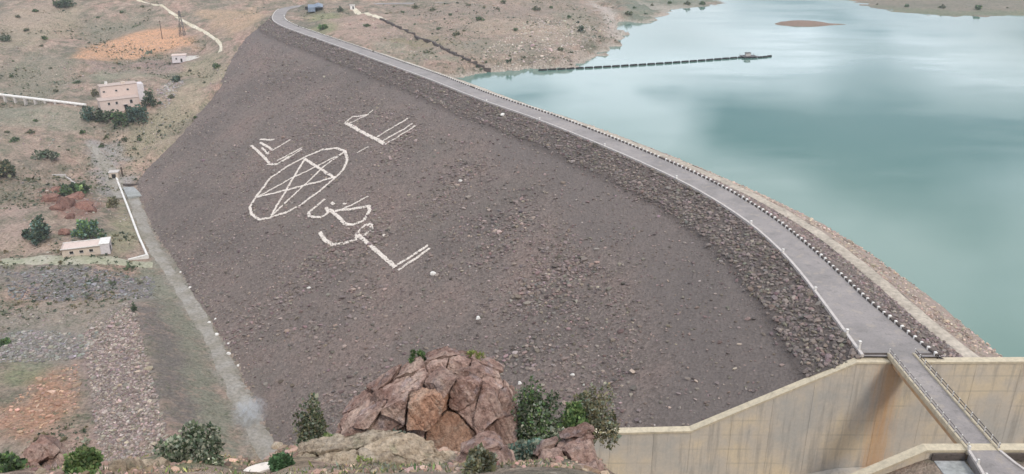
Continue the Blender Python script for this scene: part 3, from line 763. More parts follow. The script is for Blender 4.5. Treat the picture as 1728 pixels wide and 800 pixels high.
def face_point(s, d):
    """point on the dam face: s index along the crest (float), d metres downstream"""
    i = np.clip(s.astype(int), 0, I_END - 2); f = (s - i)[:, None]
    L = DL[i] * (1 - f) + DL[i + 1] * f; Nn = NRM[i] * (1 - f) + NRM[i + 1] * f
    p = L - Nn * d[:, None]; return np.c_[p, dam_profile(d) + fbm(p[:, 0], p[:, 1], 5.0, 61, 4) * .28 * np.minimum(1, d / 1.5)]
def stone_colors(n, base, var=0.22, hue=0.05):
    k = np.exp(RNG.normal(0, var, (n, 1))); c = np.array(lin(*base)[:3])[None] * k * (1 + RNG.normal(0, hue, (n, 3)))
    return np.c_[np.clip(c, .01, .8), np.ones(n)]
def visible(P):
    return in_poly(P[:, 0], P[:, 1], FOOT)
def build_riprap():
    n = 190000
    s = RNG.uniform(0, I_END - 2, n); d = RNG.uniform(0.3, 125, n)
    P = face_point(s, d)
    dist = np.linalg.norm(P - CAM, axis=1)
    patch = fbm(P[:, 0], P[:, 1], 30, 91, 4)
    band = (d < 9.4 + fbm(P[:, 0], P[:, 1], 7, 95, 3) * 1.2)
    strip = np.interp(P[:, 1], [130, 260, 340], [36, 22, 15]) + patch * 6; grey = (d > 10.3) & (d < strip)
    prob = np.where(band, 1.0, np.where(grey, .12, np.clip(.40 + .55 * patch, .12, .95)))
    prob *= np.clip(1.25 - dist / 700, .35, 1) * np.clip(1.15 - d / 260, .5, 1)
    keep = (RNG.random(n) < prob) & visible(P)
    P, d, band, dist = P[keep], d[keep], band[keep], dist[keep]
    S = np.exp(RNG.normal(np.log(.27), .38, len(P))) * np.where(band, 1.25, 1.0)
    pk = sstep(.1, .6, fbm(P[:, 0], P[:, 1], 22, 93, 4)) * (d > 24) * (P[:, 1] < 330); S = np.clip(S * (1 + .55 * pk), .12, 1.1)
    k = min(len(P), 76000); P, S, d, band = P[:k], S[:k], d[:k], band[:k]
    P[:, 2] += S * .2
    col = stone_colors(len(P), (126, 113, 106), .29); bc = stone_colors(len(P), (119, 108, 101), .26); col[band] = bc[band]
    V, Fc, C = stone_cloud(P, S, col)
    o = obj("riprap", mesh_np("riprap", V, Fc, M['stone'], C), dam); o["kind"] = "stuff"
    # the largest stones, each on its own
    meshes = []
    for j in range(8):
        v, f = ico(2); r = np.random.default_rng(100 + j)
        for q in range(9):
            nn = r.normal(size=3); nn /= np.linalg.norm(nn); h = r.uniform(.55, .85); t = v @ nn; v = v - np.where(t > h, t - h, 0)[:, None] * nn
        v = v * np.array([1.2, .95, .7]); meshes.append(mesh_np("stone", v, f, M['boulder']))
    n = 700; s = np.r_[RNG.uniform(0, 60, 420), RNG.uniform(0, 120, n - 420)]; d = np.r_[RNG.uniform(.8, 9.5, 420), RNG.uniform(10, 95, n - 420)]
    P = face_point(s, d); ok = visible(P); P = P[ok][:300] if ok.sum() >= 300 else P[ok]
    idx = RNG.permutation(len(P))[:300]
    for j in idx:
        o = bpy.data.objects.new("stone", meshes[j % 8]); sz = rnd.uniform(.34, .62)
        o.location = P[j] + np.array([0, 0, sz * .2]); o.scale = (sz, sz, sz); o.rotation_euler = (rnd.uniform(-.4, .4), rnd.uniform(-.4, .4), rnd.uniform(0, 6.3))
        link(o, dam)
build_riprap()
def build_upstream_stones():
    n = 9000; s = RNG.uniform(0, 110, n); up = RNG.random(n) < .5; d = np.where(up, RNG.uniform(.8, 10.2, n), RNG.uniform(14.3, 27, n))
    i = s.astype(int); p = RIGHT[i] + NRM[i] * (0.6 + d)[:, None] + TAN[i] * ((s - i) * 2)[:, None]
    z = np.where(d < 11, CZ - .15 - .45 * d, 55 - .46 * (d - 13.8))
    S = np.exp(RNG.normal(np.log(.25), .35, n)); P = np.c_[p, z + S * .1]
    col = stone_colors(n, (138, 124, 118), .28); c2 = stone_colors(n, (172, 154, 140), .25); col[~up] = c2[~up]
    V, Fc, C = stone_cloud(P, S, col); o = obj("upstream_riprap", mesh_np("upstream_riprap", V, Fc, M['stone'], C), dam); o["kind"] = "stuff"
build_upstream_stones()

# ------------------------------------------------------------------ crest road, kerb, guard wall, posts
def ribbon(name, A, B, za, zb, mat, parent=None, thick=0.25):
    """strip between polylines A and B with a skirt"""
    n = len(A); cols = [np.c_[A, np.full(n, 0) + za - thick], np.c_[A, np.full(n, 0) + za], np.c_[B, np.full(n, 0) + zb], np.c_[B, np.full(n, 0) + zb - thick]]
    V = np.concatenate(cols); I = np.arange(4 * n).reshape(4, n); Fc = []
    for k in range(3): Fc.append(np.stack([I[k, :-1], I[k + 1, :-1], I[k + 1, 1:], I[k, 1:]], 1))
    return obj(name, mesh_np(name, V, np.concatenate(Fc), mat), parent)
def build_crest():
    o = ribbon("road", LEFT - NRM * 0.15, RIGHT + NRM * 0.7, CZ, CZ, M['asphalt'], None, 1.2); tag(o, "grey asphalt road along the dam crest", kind="structure")
    k = empty("kerb", (0, 0, 0)); tag(k, "pale concrete kerb along the downstream edge of the crest road", "kerb")
    st = 3
    for i in range(0, I_END + 10, st):          # kerb stones
        a, b = LEFT[i], LEFT[min(i + st, len(LEFT) - 1)]; c = (a + b) / 2; d = b - a; L = np.linalg.norm(d)
        MB().box((c[0], c[1], CZ + .05), (L - .04, .55, .6), math.atan2(d[1], d[0])).build("kerb_stone", M['kerb'], k)
    pl = ribbon("dark_edge", LEFT[:I_END] - NRM[:I_END] * 1.0, LEFT[:I_END] - NRM[:I_END] * .28, CZ - .42, CZ - .42, M['masonry'], k, .8)  # dark strip along the downstream foot of the kerb
    # guard wall on the reservoir side
    gw = empty("guard_wall", (0, 0, 0)); tag(gw, "low dark masonry guard wall with white blocks along the reservoir side of crest", "guard wall")
    n0 = I_END - 8; A = RIGHT[:n0]; Nn = NRM[:n0]
    n = len(A); za = CZ - .2
    cols = [np.c_[A - Nn * .22, np.full(n, CZ - .3)], np.c_[A - Nn * .22, np.full(n, CZ + .42)], np.c_[A + Nn * .22, np.full(n, CZ + .42)], np.c_[A + Nn * .22, np.full(n, CZ - .8)]]
    V = np.concatenate(cols); I = np.arange(4 * n).reshape(4, n)
    Fc = np.concatenate([np.stack([I[k_, :-1], I[k_ + 1, :-1], I[k_ + 1, 1:], I[k_, 1:]], 1) for k_ in range(3)])
    obj("wall_base", mesh_np("wall_base", V, Fc, M['masonry']), gw)
    blk = MB().box((0, 0, .32), (.62, .58, .85), 0, .9).mesh("block", M['white'], .05)
    s = np.r_[0, np.cumsum(np.linalg.norm(np.diff(A, axis=0), axis=1))]
    for u in np.arange(.6, s[-1], max(2.0, s[-1] / 290)):
        x, y = np.interp(u, s, A[:, 0]), np.interp(u, s, A[:, 1]); tx, ty = np.interp(u, s, TAN[:n, 0]), np.interp(u, s, TAN[:n, 1])
        if rnd.random() < .05: continue
        o = bpy.data.objects.new("block", blk); q_ = rnd.uniform(.75, 1.1); o.scale = (q_, rnd.uniform(.85, 1.1), rnd.uniform(.8, 1.08)); o.location = (x, y, CZ - .05 + rnd.uniform(-.08, .06)); o.rotation_euler = (rnd.uniform(-.03, .03), rnd.uniform(-.03, .03), math.atan2(ty, tx) + rnd.uniform(-.05, .05)); link(o, gw)
    # white marker posts on the downstream edge
    post = MB().box((0, 0, .55), (.42, .42, 1.5), 0, .9).box((0, 0, 1.36), (.5, .5, .12)).mesh("post_shaft", M['white'], .03)
    words = ["nearest the spillway", "second from the spillway", "third from the spillway", "fourth from the spillway", "fifth from the spillway", "sixth from the spillway", "seventh from the spillway", "eighth from the spillway", "farthest from the spillway"]
    for (px, py), w in zip([(1444, 596), (1428, 563), (1375, 490), (1323, 427), (1259, 378), (1135, 303), (1015, 248), (905, 204), (820, 171)], words):
        p = onz(px, py, CZ); d = np.linalg.norm(LEFT - p[:2], axis=1).argmin(); q = LEFT[d] + NRM[d] * .1
        o = bpy.data.objects.new("marker_post", post); o.location = (q[0], max(q[1], 128.4), CZ); o.scale = (1.0, 1.0, .75 if py < 590 else 1.35); link(o)
        tag(o, "short white marker post on downstream crest kerb, " + w, "post", "white marker posts on the crest kerb")
build_crest()

# ------------------------------------------------------------------ white stone writing on the face
def stroke(name, parent, pts, width):
    q = [at_dam(400 + a / 2.6667, 170 + b / 2.6667) for a, b in pts]; q = np.array(q)
    s = np.r_[0, np.cumsum(np.linalg.norm(np.diff(q, axis=0), axis=1))]
    n = int(s[-1] / .22 * (width + .25) / .4) + 2
    u = RNG.uniform(0, s[-1], n); xy = np.stack([np.interp(u, s, q[:, 0]), np.interp(u, s, q[:, 1])], 1)
    i = np.clip(np.searchsorted(s, u) - 1, 0, len(q) - 2); t = q[i + 1, :2] - q[i, :2]; t /= np.linalg.norm(t, axis=1)[:, None] + 1e-9
    xy += np.stack([-t[:, 1], t[:, 0]], 1) * (RNG.uniform(-width / 2, width / 2, n) * .72)[:, None]
    S = RNG.uniform(.18, .33, n); P = np.c_[xy, dam_z(xy[:, 0], xy[:, 1]) + fbm(xy[:, 0], xy[:, 1], 5.0, 61, 4) * .28 + .14 + S * .25]
    V, Fc, C = stone_cloud(P, S, np.ones((n, 4)), .55)
    return obj(name, mesh_np(name, V, Fc, M['lime']), parent)
WORDS = [
    ("stone_lettering", "white stone Arabic word nearest the crest road on dam face", "lettering", [
        ([(487, 100), (522, 74), (585, 64)], .9), ([(498, 106), (585, 66), (612, 42)], .9), ([(487, 101), (560, 140), (662, 197)], 1.7),
        ([(632, 166), (768, 82)], 1.0), ([(650, 188), (790, 104)], 1.2), ([(668, 201), (803, 116)], 1.2), ([(540, 236), (592, 212)], .4)]),
    ("stone_lettering", "small white stone Arabic word left of the star circle on dam face", "lettering", [
        ([(64, 204), (110, 244), (146, 280)], 1.3), ([(104, 176), (166, 176)], 1.2), ([(104, 190), (156, 220)], 1.2), ([(112, 214), (142, 244)], .9), ([(130, 242), (240, 178)], 1.0),
        ([(140, 286), (180, 290), (232, 252)], 1.4), ([(182, 272), (290, 215)], 1.1), ([(205, 274), (292, 222)], .9)]),
    ("stone_emblem", "white stone five pointed star inside a ring on dam face", "emblem", [
        ([(85, 435), (150, 350), (230, 295), (305, 255), (380, 222), (440, 215), (485, 228), (497, 265), (480, 310), (440, 352), (370, 410), (290, 470), (220, 505), (150, 527), (100, 535), (65, 515), (58, 480), (85, 435)], 1.3),
        ([(85, 437), (440, 348)], 1.2), ([(440, 350), (305, 262)], 1.3), ([(305, 262), (150, 525)], 1.1), ([(150, 525), (400, 290), (482, 234)], 1.0), ([(95, 432), (250, 350), (482, 234)], 1.0)]),
    ("stone_lettering", "curled white stone Arabic word below the star circle on dam face", "lettering", [
        ([(395, 446), (355, 478), (322, 505), (326, 522), (375, 528), (412, 506), (402, 482)], 1.4), ([(426, 462), (436, 470)], 1.2), ([(414, 490), (440, 512), (485, 555), (522, 560), (570, 540), (598, 498), (594, 480), (440, 500)], 1.5),
        ([(470, 494), (592, 434)], .9), ([(478, 465), (490, 466)], 1.0)]),
    ("stone_lettering", "lowest white stone Arabic word with looped letter on dam face", "lettering", [
        ([(372, 594), (395, 630), (430, 648), (480, 641), (540, 628)], 1.6), ([(540, 628), (538, 602), (572, 566), (604, 558), (606, 584), (565, 610), (545, 606)], 1.5),
        ([(548, 608), (625, 676), (712, 752)], 1.6), ([(710, 750), (857, 652)], 1.2), ([(726, 766), (866, 664)], 1.2), ([(656, 607), (664, 609)], .9)])]
def build_writing():
    for nm, lab, cat, strokes in WORDS:
        e = empty(nm, (0, 0, 0)); tag(e, lab, cat, "white stone writing on the dam face")
        for p, w in strokes: stroke("stroke", e, p, w)
build_writing()

# ------------------------------------------------------------------ rocks
def rock_mesh(name, seed, dims, mat, sub=4, cuts=14, rough=0.05, lo=.55, hi=.92, strata=0.0):
    v, f = ico(sub); r = np.random.default_rng(seed)
    for q in range(cuts):
        nn = r.normal(size=3); nn /= np.linalg.norm(nn); h = r.uniform(lo, hi); t = v @ nn; v = v - np.where(t > h, (t - h) * .97, 0)[:, None] * nn
    d = v / np.linalg.norm(v, axis=1)[:, None]
    n3 = lambda k, s_: fbm(v[:, 0] * k + v[:, 2] * k * .57 + s_, v[:, 1] * k - v[:, 2] * k * .7, 1.0, s_, 3, .6)
    nz = .8 * n3(2.2, seed) + .22 * n3(7, seed + 3) + .32 * n3(15, seed + 7) + .28 * n3(36, seed + 9)
    v = v + d * (nz * rough)[:, None]
    if strata:                                   # bedding ledges along a tilted direction
        b = np.array([.55, .15, .8]); b /= np.linalg.norm(b); t = v @ b * 5.5 + n3(2, seed + 13) * .7
        saw = t - np.floor(t); v = v + d * ((sstep(0, .25, saw) * (1 - sstep(.7, 1, saw)) - .5) * strata)[:, None]
    return mesh_np(name, v * np.array(dims), f, mat, None, sub >= 5)
def put_rock(parent, name, px, py, y, w, h, dep, seed, mat, rot=0.0, tilt=0.0, **kw):
    """w,h in photograph pixels at depth y"""
    c = ony(px, py, y); m = pxm(c)
    o = obj(name, rock_mesh(name, seed, (w * m / 2, dep, h * m / 2), mat, **kw), parent)
    o.location = c; o.rotation_euler = (tilt, rot, rnd.uniform(-.3, .3)); return o
def to_px(p):
    v = np.asarray(p) - CAM; w = v[1] * PC - v[2] * PS; return 864 + F * v[0] / w, 400 - F * (v[1] * PS + v[2] * PC) / w
def fractured(parent, name, poly, y0, y1, nseed, seed, mat, tilt, stretch, lean=.45, gap=.035, amp=.05, cell=.16):
    """a rock mass traced at depth y0..y1 and broken into angular blocks along tilted joints; each block is a part"""
    r = np.random.default_rng(seed); ym = (y0 + y1) / 2
    Q = np.array([ony(a_, b_, ym) for a_, b_ in poly]); Q = Q[:, [0, 2]]; cen = Q.mean(0)
    U = np.array([math.cos(tilt), math.sin(tilt)]); W = np.array([-U[1], U[0]])
    A = np.array([[U[0] / stretch, 0, U[1] / stretch], [0, 1.0, 0], [W[0], 0, W[1]]]); Ai = np.linalg.inv(A)
    org = np.array([cen[0], ym, cen[1]])
    S = []
    lo, hi = Q.min(0), Q.max(0)
    while len(S) < nseed:
        p = r.uniform(lo, hi); ok = in_poly([p[0]], [p[1]], Q)[0]
        if ok:
            q = A @ (np.array([p[0], r.uniform(y0 - .2, y1), p[1]]) - org)
            if all(np.linalg.norm(q - t) > .9 * np.ptp(Q[:, 0]) / 5 / nseed ** .5 for t in S): S.append(q)
    S = np.array(S); sgn = np.sign(sum((Q[i][0] * Q[(i + 1) % len(Q)][1] - Q[(i + 1) % len(Q)][0] * Q[i][1]) for i in range(len(Q))))
    for k, p in enumerate(S):
        bm = bmesh.new(); bmesh.ops.create_cube(bm, size=30.0)
        planes = [((p + q) / 2, q - p) for j, q in enumerate(S) if j != k]
        P3 = []
        for i in range(len(Q)):                    # traced outline
            e = Q[(i + 1) % len(Q)] - Q[i]; nn = np.array([e[1], -e[0]]) * sgn; nn /= np.linalg.norm(nn); j_ = r.uniform(-.14, .05)
            P3.append((np.array([Q[i][0] + nn[0] * j_, ym, Q[i][1] + nn[1] * j_]), np.array([nn[0], r.uniform(-.05, .12), nn[1]])))
        P3.append((np.array([0, y1, 0.]), np.array([0, 1., 0])))
        nf = np.array([r.uniform(-.35, .35), -1, lean + r.uniform(-.3, .3)]); pf = Ai @ p + org
        P3.append((np.array([pf[0], min(pf[1], ym) - r.uniform(.15, .6), pf[2]]), nf))
        nt_ = np.array([r.uniform(-.4, .4), -.5, 1 + r.uniform(-.2, .2)]); P3.append((np.array([pf[0], pf[1], pf[2]]) + nt_ / np.linalg.norm(nt_) * r.uniform(.5, .9) * np.ptp(Q[:, 1]) / 3, nt_))
        Ait = np.linalg.inv(A).T
        planes += [(A @ (c - org), Ait @ n_) for c, n_ in P3]
        dead = False
        for c, n_ in planes:
            res = bmesh.ops.bisect_plane(bm, geom=bm.verts[:] + bm.edges[:] + bm.faces[:], plane_co=Vector(c), plane_no=Vector(n_), clear_outer=True)
            if not bm.verts: dead = True; break
            ed = [e for e in bm.edges if e.is_boundary]
            if ed: bmesh.ops.contextual_create(bm, geom=ed)
        if dead or len(bm.verts) < 4: bm.free(); continue
        V = np.array([v.co[:] for v in bm.verts]) @ Ai.T; ctr = V.mean(0); size = np.ptp(V, axis=0).max()
        if size < .12: bm.free(); continue
        for v, q in zip(bm.verts, V): v.co = q + (ctr - q) * min(.3, gap / max(.1, size * .5))
        bmesh.ops.recalc_face_normals(bm, faces=bm.faces)
        bmesh.ops.bevel(bm, geom=bm.edges[:], offset=.016 * size ** .5, segments=1, affect='EDGES', clamp_overlap=True)
        bmesh.ops.triangulate(bm, faces=bm.faces[:])
        for it in range(6):
            ed = [e for e in bm.edges if e.calc_length() > cell]
            if not ed or len(bm.faces) > 14000: break
            bmesh.ops.subdivide_edges(bm, edges=ed, cuts=1); bmesh.ops.triangulate(bm, faces=[f for f in bm.faces if len(f.verts) > 3])
        bm.normal_update(); bm.verts.index_update()
        V = np.array([v.co[:] for v in bm.verts]); Nv = np.array([v.normal[:] for v in bm.verts])
        n3 = lambda kk, s_: fbm(V[:, 0] * kk + V[:, 2] * kk * .57 + s_, V[:, 1] * kk - V[:, 2] * kk * .7, 1.0, s_, 3, .6)
        bed = (V[:, [0, 2]] - 0) @ W * 4.2 + n3(.8, 3) * .8; saw = bed - np.floor(bed)
        d = amp * (.9 * n3(1.6, seed) + .6 * n3(5, seed + 5) + .35 * n3(13, seed + 9)) + amp * .55 * (sstep(0, .2, saw) - sstep(.55, 1, saw) - .5)
        V = V + Nv * d[:, None]; F_ = np.array([[v.index for v in f.verts] for f in bm.faces]); bm.free()
        o = obj(name, mesh_np(name, V, F_, mat(*to_px(ctr + org)) if callable(mat) else mat, None, False), parent); o.location = org
def build_outcrop():
    e = empty("rock_outcrop", (0, 0, 0)); tag(e, "large cracked red brown rock outcrop among bushes in front of the dam", "rock")
    fractured(e, "rock_block", [(566, 738), (574, 694), (604, 670), (650, 650), (692, 622), (742, 606), (800, 614), (850, 640), (876, 680), (872, 742), (760, 768), (640, 752)], 27.3, 30.2, 115, 5, lambda px, py: M['orange_rock'] if 712 < px < 772 and 672 < py < 762 else M['red_rock'], .95, 1.7, gap=.085, amp=.055, cell=.12)
    s = empty("rock_slab", (0, 0, 0)); tag(s, "pale tan layered rock slab with mossy seams at the bottom edge", "rock")
    fractured(s, "layer", [(478, 822), (492, 782), (535, 762), (600, 750), (665, 752), (722, 768), (768, 796), (782, 822)], 20.6, 22.6, 20, 8, M['pale_rock'], .18, 2.4, lean=1.1, gap=.04, cell=.1, amp=.07)
    k = empty("rock_outcrop", (0, 0, 0)); tag(k, "dark jagged broken rocks beside the end of the spillway wall", "rock")
    fractured(k, "rock_block", [(856, 822), (880, 784), (925, 772), (952, 742), (980, 732), (1004, 746), (1014, 776), (1022, 822)], 20.6, 23.0, 30, 11, M['red_rock'], .5, 1.5, lean=.9, gap=.05, cell=.12)
    k = empty("rock_outcrop", (0, 0, 0)); tag(k, "purple brown rock outcrop in the bottom left corner of picture", "rock")
    fractured(k, "rock_block", [(4, 822), (28, 782), (46, 748), (70, 752), (104, 784), (136, 822)], 22.6, 24.2, 14, 14, M['red_rock'], -.8, 2.0, lean=.9, gap=.03, cell=.12)
    k = empty("rock_outcrop", (0, 0, 0)); tag(k, "low reddish broken rocks between the slab and the tall shrub", "rock")
    fractured(k, "rock_block", [(762, 822), (770, 776), (800, 760), (850, 762), (872, 790), (878, 822)], 19.6, 21.4, 16, 17, M['red_rock'], .4, 1.5, lean=.9, gap=.05, cell=.12)
    # loose blocks under the outcrop, each its own thing
    i = 0
    for px, py, w, h, what in [(470, 754, 26, 14, "pale broken rock on the toe side of hill")]:
        p = hit(px, py); m = pxm(p); o = obj("loose_rock", rock_mesh("loose_rock", 80 + i, (w * m / 2, w * m / 2.4, h * m / 2), M['pale_rock'], sub=3, cuts=14, rough=.08)); i += 1
        o.location = p + np.array([0, 0, h * m * .15]); o.rotation_euler = (0, 0, rnd.uniform(0, 6)); tag(o, what, "rock")
    # red rocks on the valley side
    e = empty("rock_outcrop", (0, 0, 0)); tag(e, "reddish rock outcrop among scrub above the low concrete shed", "rock")
    for px, py, w, h, sd in [(86, 338, 42, 26, 1), (112, 345, 46, 26, 2), (140, 352, 40, 22, 3), (125, 335, 40, 18, 4), (155, 356, 26, 16, 5), (98, 352, 30, 18, 6), (118, 366, 24, 12, 7), (110, 392, 30, 14, 8), (95, 322, 26, 14, 9)]:
        p = hit(px, py); m = pxm(p); o = obj("boulder", rock_mesh("boulder", 200 + sd, (w * m / 2, w * m / 2.6, h * m / 1.7), M['far_red_rock'], sub=4, cuts=16, rough=.08), e)
        o.location = p; o.rotation_euler = (0, rnd.uniform(-.3, .3), rnd.uniform(0, 6))
build_outcrop()
def build_ledge():
    a, b = hit(192, 796), hit(312, 772); e = empty("stone_ledge", (0, 0, 0)); tag(e, "low grey stone ledge wall at the bottom left of hill", "wall")
    n = 9
    for k in range(n):
        p, q = a + (b - a) * k / n, a + (b - a) * (k + 1) / n; c = (p + q) / 2; d = q - p
        o = obj("ledge_stone", rock_mesh("ledge_stone", 400 + k, (np.hypot(d[0], d[1]) * .62, .28, .3), M['pale_rock'], sub=4, cuts=14, rough=.05)); o.parent = e
        o.location = (c[0], c[1], gz(c[0], c[1]) + .02); o.rotation_euler = (0, 0, math.atan2(d[1], d[0]) + rnd.uniform(-.1, .1))
    p = hit(445, 794); m = pxm(p); o = obj("stone_slab", rock_mesh("stone_slab", 420, (34 * m, 12 * m, .12), M['lime'], sub=4, cuts=12, rough=.03)); o.location = p + np.array([0, 0, .1]); o.rotation_euler = (0, -.1, .15)
    tag(o, "pale flat stone slab lying left of the tan rock", "stone slab")
build_ledge()
ORD = "first second third fourth fifth sixth seventh eighth ninth tenth eleventh twelfth thirteenth fourteenth fifteenth sixteenth".split()
def build_white_stones():
    mesh = [rock_mesh("painted_stone", 300 + j, (1.1, .9, .75), M['white'], sub=2, cuts=10, rough=.04) for j in range(4)]
    lst = [(731, 463, 1.0, "white painted stone just below the lowest Arabic word"), (807, 538, .8, "lone white painted stone low in the middle of dam face"), (521, 487, .7, "lone white painted stone left of the lowest Arabic word"),
           (848, 195, 1.1, "pale flat stone on dam face close under the crest kerb"), (777, 306, .7, "small white stone in the middle of the upper dam face"), (877, 648, .6, "white stone on dam face behind the tall bush"),
           (966, 634, .5, "small white stone on dam face above the olive bush")]
    for k, (px, py, r, lab) in enumerate(lst):
        p = at_dam(px, py); o = obj("painted_stone", mesh[k % 4]); o.location = p + np.array([0, 0, .25]); o.scale = (r,) * 3; tag(o, lab, "stone")
    WS = []
    for k, (px, py) in enumerate([(307, 450), (305, 460), (321, 486), (340, 508), (353, 545), (364, 540), (366, 565), (386, 581), (386, 598), (252, 357), (277, 398), (402, 618)]):
        p = hit(px, py); o = obj("painted_stone", mesh[k % 4]); r = rnd.uniform(.55, .85); o.location = p + np.array([0, 0, .2]); o.scale = (r,) * 3; o.rotation_euler = (0, 0, rnd.uniform(0, 6))
        WS.append((p, o))
    for (p, o), w in zip(sorted(WS, key=lambda t: t[0][1]), ORD):
        tag(o, "small white painted stone edging the toe road, %s counting from the camera" % w, "stone", "white stones along the toe road")
build_white_stones()

# ------------------------------------------------------------------ spillway and bridge
def wall_poly(x0, x1, top, bottom):
    xs = [x0] + [v for v in (32.7, 60.8) if x0 < v < x1] + [x1]
    return [(x, bottom(x)) for x in xs] + [(x, top(x)) for x in reversed(xs)]
def build_spillway():
    e = empty("spillway", (0, 0, 0)); tag(e, "beige concrete spillway chute with tall stained side walls beside the dam", "spillway")
    topN = lambda x: np.interp(x, [0, 32.7, 60.8, 140], [44.0, 44.95, 59.4, 59.8]); flo = lambda x: np.interp(x, [-45, 62, 140], [12, 37, 38.0])
    topS = lambda x: np.interp(x, [0, 32.7, 60.8, 140], [43.0, 44.6, 60.2, 60.4])
    edges = [2, 10, 18, 26, 32.7, 40, 47, 54, 60.8, 66, 74, 82, 90, 98, 106, 114, 122]
    for top, y0, y1 in ((topN, 127.0, 128.2), (topS, 100.8, 102.0)):
        for a, b in zip(edges[:-1], edges[1:]):
            MB().prism(wall_poly(a + .02, b - .02, lambda x: top(x) - .45, lambda x: flo(x) - 1), 'y', y0, y1).build("wall_panel", M['concrete'], e)
        for a, b in zip(edges[:-1], edges[1:]):
            MB().prism(wall_poly(a + .01, b - .01, top, lambda x: top(x) - .42), 'y', y0 - .15, y1 + .25).build("coping", M['coping'], e)
    xs = np.linspace(-45, 125, 30); A = np.c_[xs, np.full(30, 102.1)]; B = np.c_[xs, np.full(30, 126.9)]
    ribbon("chute_floor", A, B, flo(xs), flo(xs), M['concrete'], e)
    # dark head walls under the road ends
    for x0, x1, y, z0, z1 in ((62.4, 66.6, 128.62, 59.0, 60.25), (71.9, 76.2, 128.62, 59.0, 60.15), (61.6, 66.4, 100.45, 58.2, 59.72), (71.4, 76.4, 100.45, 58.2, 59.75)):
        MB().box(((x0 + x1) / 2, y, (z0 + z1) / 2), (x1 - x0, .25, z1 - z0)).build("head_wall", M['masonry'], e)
    o = MB().box((64.0, 97.2, 58.5), (4.4, 5.8, .5)).build("concrete_pad", M['concrete_pad'], e)
    # bridge
    b = empty("bridge", (69, 115, 60)); tag(b, "narrow concrete road bridge with railings crossing the spillway", "bridge")
    def part(mb, name, mat, bevel=0.0):
        o = mb.build(name, mat, b, bevel); o.location = (-69, -115, -60); return o
    def BX(x0, x1, y0, y1, z0, z1): return MB().box(((x0 + x1) / 2, (y0 + y1) / 2, (z0 + z1) / 2), (x1 - x0, y1 - y0, z1 - z0))
    part(BX(66.75, 71.25, 100.3, 128.55, 59.7, 60.2), "deck", M['asphalt'])
    for x in (67.3, 69.0, 70.7): part(BX(x - .3, x + .3, 102.1, 126.9, 58.5, 59.68), "girder", M['concrete'])
    part(BX(66.55, 66.98, 100.3, 128.5, 59.6, 60.42), "kerb", M['coping'], .03); part(BX(71.02, 71.45, 100.3, 128.5, 59.6, 60.42), "kerb", M['coping'], .03)
    for x, dark in ((66.76, 0), (71.24, 1)):
        for y in np.arange(100.8, 128.4, 1.95):
            part(MB().box((x, y, 60.92), (.16, .16, 1.0)), "railing_post", M['white'])
        for z in (60.75, 61.3): part(MB().tube((x, 100.6, z), (x, 128.3, z), .05 if not dark else .07, n=6), "rail", M['steel'])
    # approach road on the near bank
    A = smooth_poly([(66.75, 100.4), (66.2, 96), (65.2, 91), (63, 84), (58, 74)], 1.5, 0); Bq = smooth_poly([(71.25, 100.4), (72.2, 96.4), (74.5, 92), (77, 85), (78, 74)], 1.5, 0)
    n = min(len(A), len(Bq)); A, Bq = A[np.linspace(0, len(A) - 1, n).astype(int)], Bq[np.linspace(0, len(Bq) - 1, n).astype(int)]
    tag(ribbon("road", A, Bq, 60.19, 60.19, M['asphalt'], None, 2.0), "asphalt approach road at the near end of the bridge", kind="structure")
    kk = empty("kerb", (0, 0, 0)); tag(kk, "pale kerb with small white posts where the near approach road flares", "kerb")
    for Q in (A, Bq):
        for i in range(n - 1):
            c = (Q[i] + Q[i + 1]) / 2; d = Q[i + 1] - Q[i]
            MB().box((c[0], c[1], 60.25), (np.linalg.norm(d) - .03, .4, .4), math.atan2(d[1], d[0])).build("kerb_stone", M['kerb'], kk)
    for i in range(0, n - 1, 2): MB().box((A[i][0], A[i][1], 60.7), (.3, .3, .9), 0, .9).build("post", M['white'], kk)
build_spillway()

# ------------------------------------------------------------------ tracks, walls, pipes
def drape(name, px, width, mat, ext=0.0, lift=0.14, sig=4.0, step=2.0, t=7, label=""):
    pts = [hit(*p)[:2] for p in px]; pts = [pts[0] + (pts[0] - pts[1]) * ext] + pts if ext else pts
    q = smooth_poly(pts, step, sig); T = tangents(q); Nn = np.stack([T[:, 1], -T[:, 0]], 1); n = len(q)
    u = np.linspace(-1, 1, t); wv = np.atleast_1d(width)
    wv = np.interp(np.linspace(0, 1, n), np.linspace(0, 1, len(wv)), wv) * (1 + .3 * fbm(q[:, 0], q[:, 1], 6, 15, 3))
    X = q[:, None, 0] + Nn[:, None, 0] * u * wv[:, None] / 2; Y = q[:, None, 1] + Nn[:, None, 1] * u * wv[:, None] / 2
    Z = gz(X, Y)
    for k in range(3): Z[:, 1:-1] = np.maximum(Z[:, 1:-1], (Z[:, :-2] + Z[:, 2:]) / 2)
    Z = Z + lift * (1 - .9 * np.abs(u) ** 4)
    Z[:, 0] -= .35; Z[:, -1] -= .35
    V = np.stack([X.ravel(), Y.ravel(), Z.ravel()], 1); I = np.arange(n * t).reshape(n, t)
    Fc = np.stack([I[:-1, :-1].ravel(), I[:-1, 1:].ravel(), I[1:, 1:].ravel(), I[1:, :-1].ravel()], 1)
    o = obj(name, mesh_np(name, V, Fc, mat, None, True)); tag(o, label, kind="structure"); return o
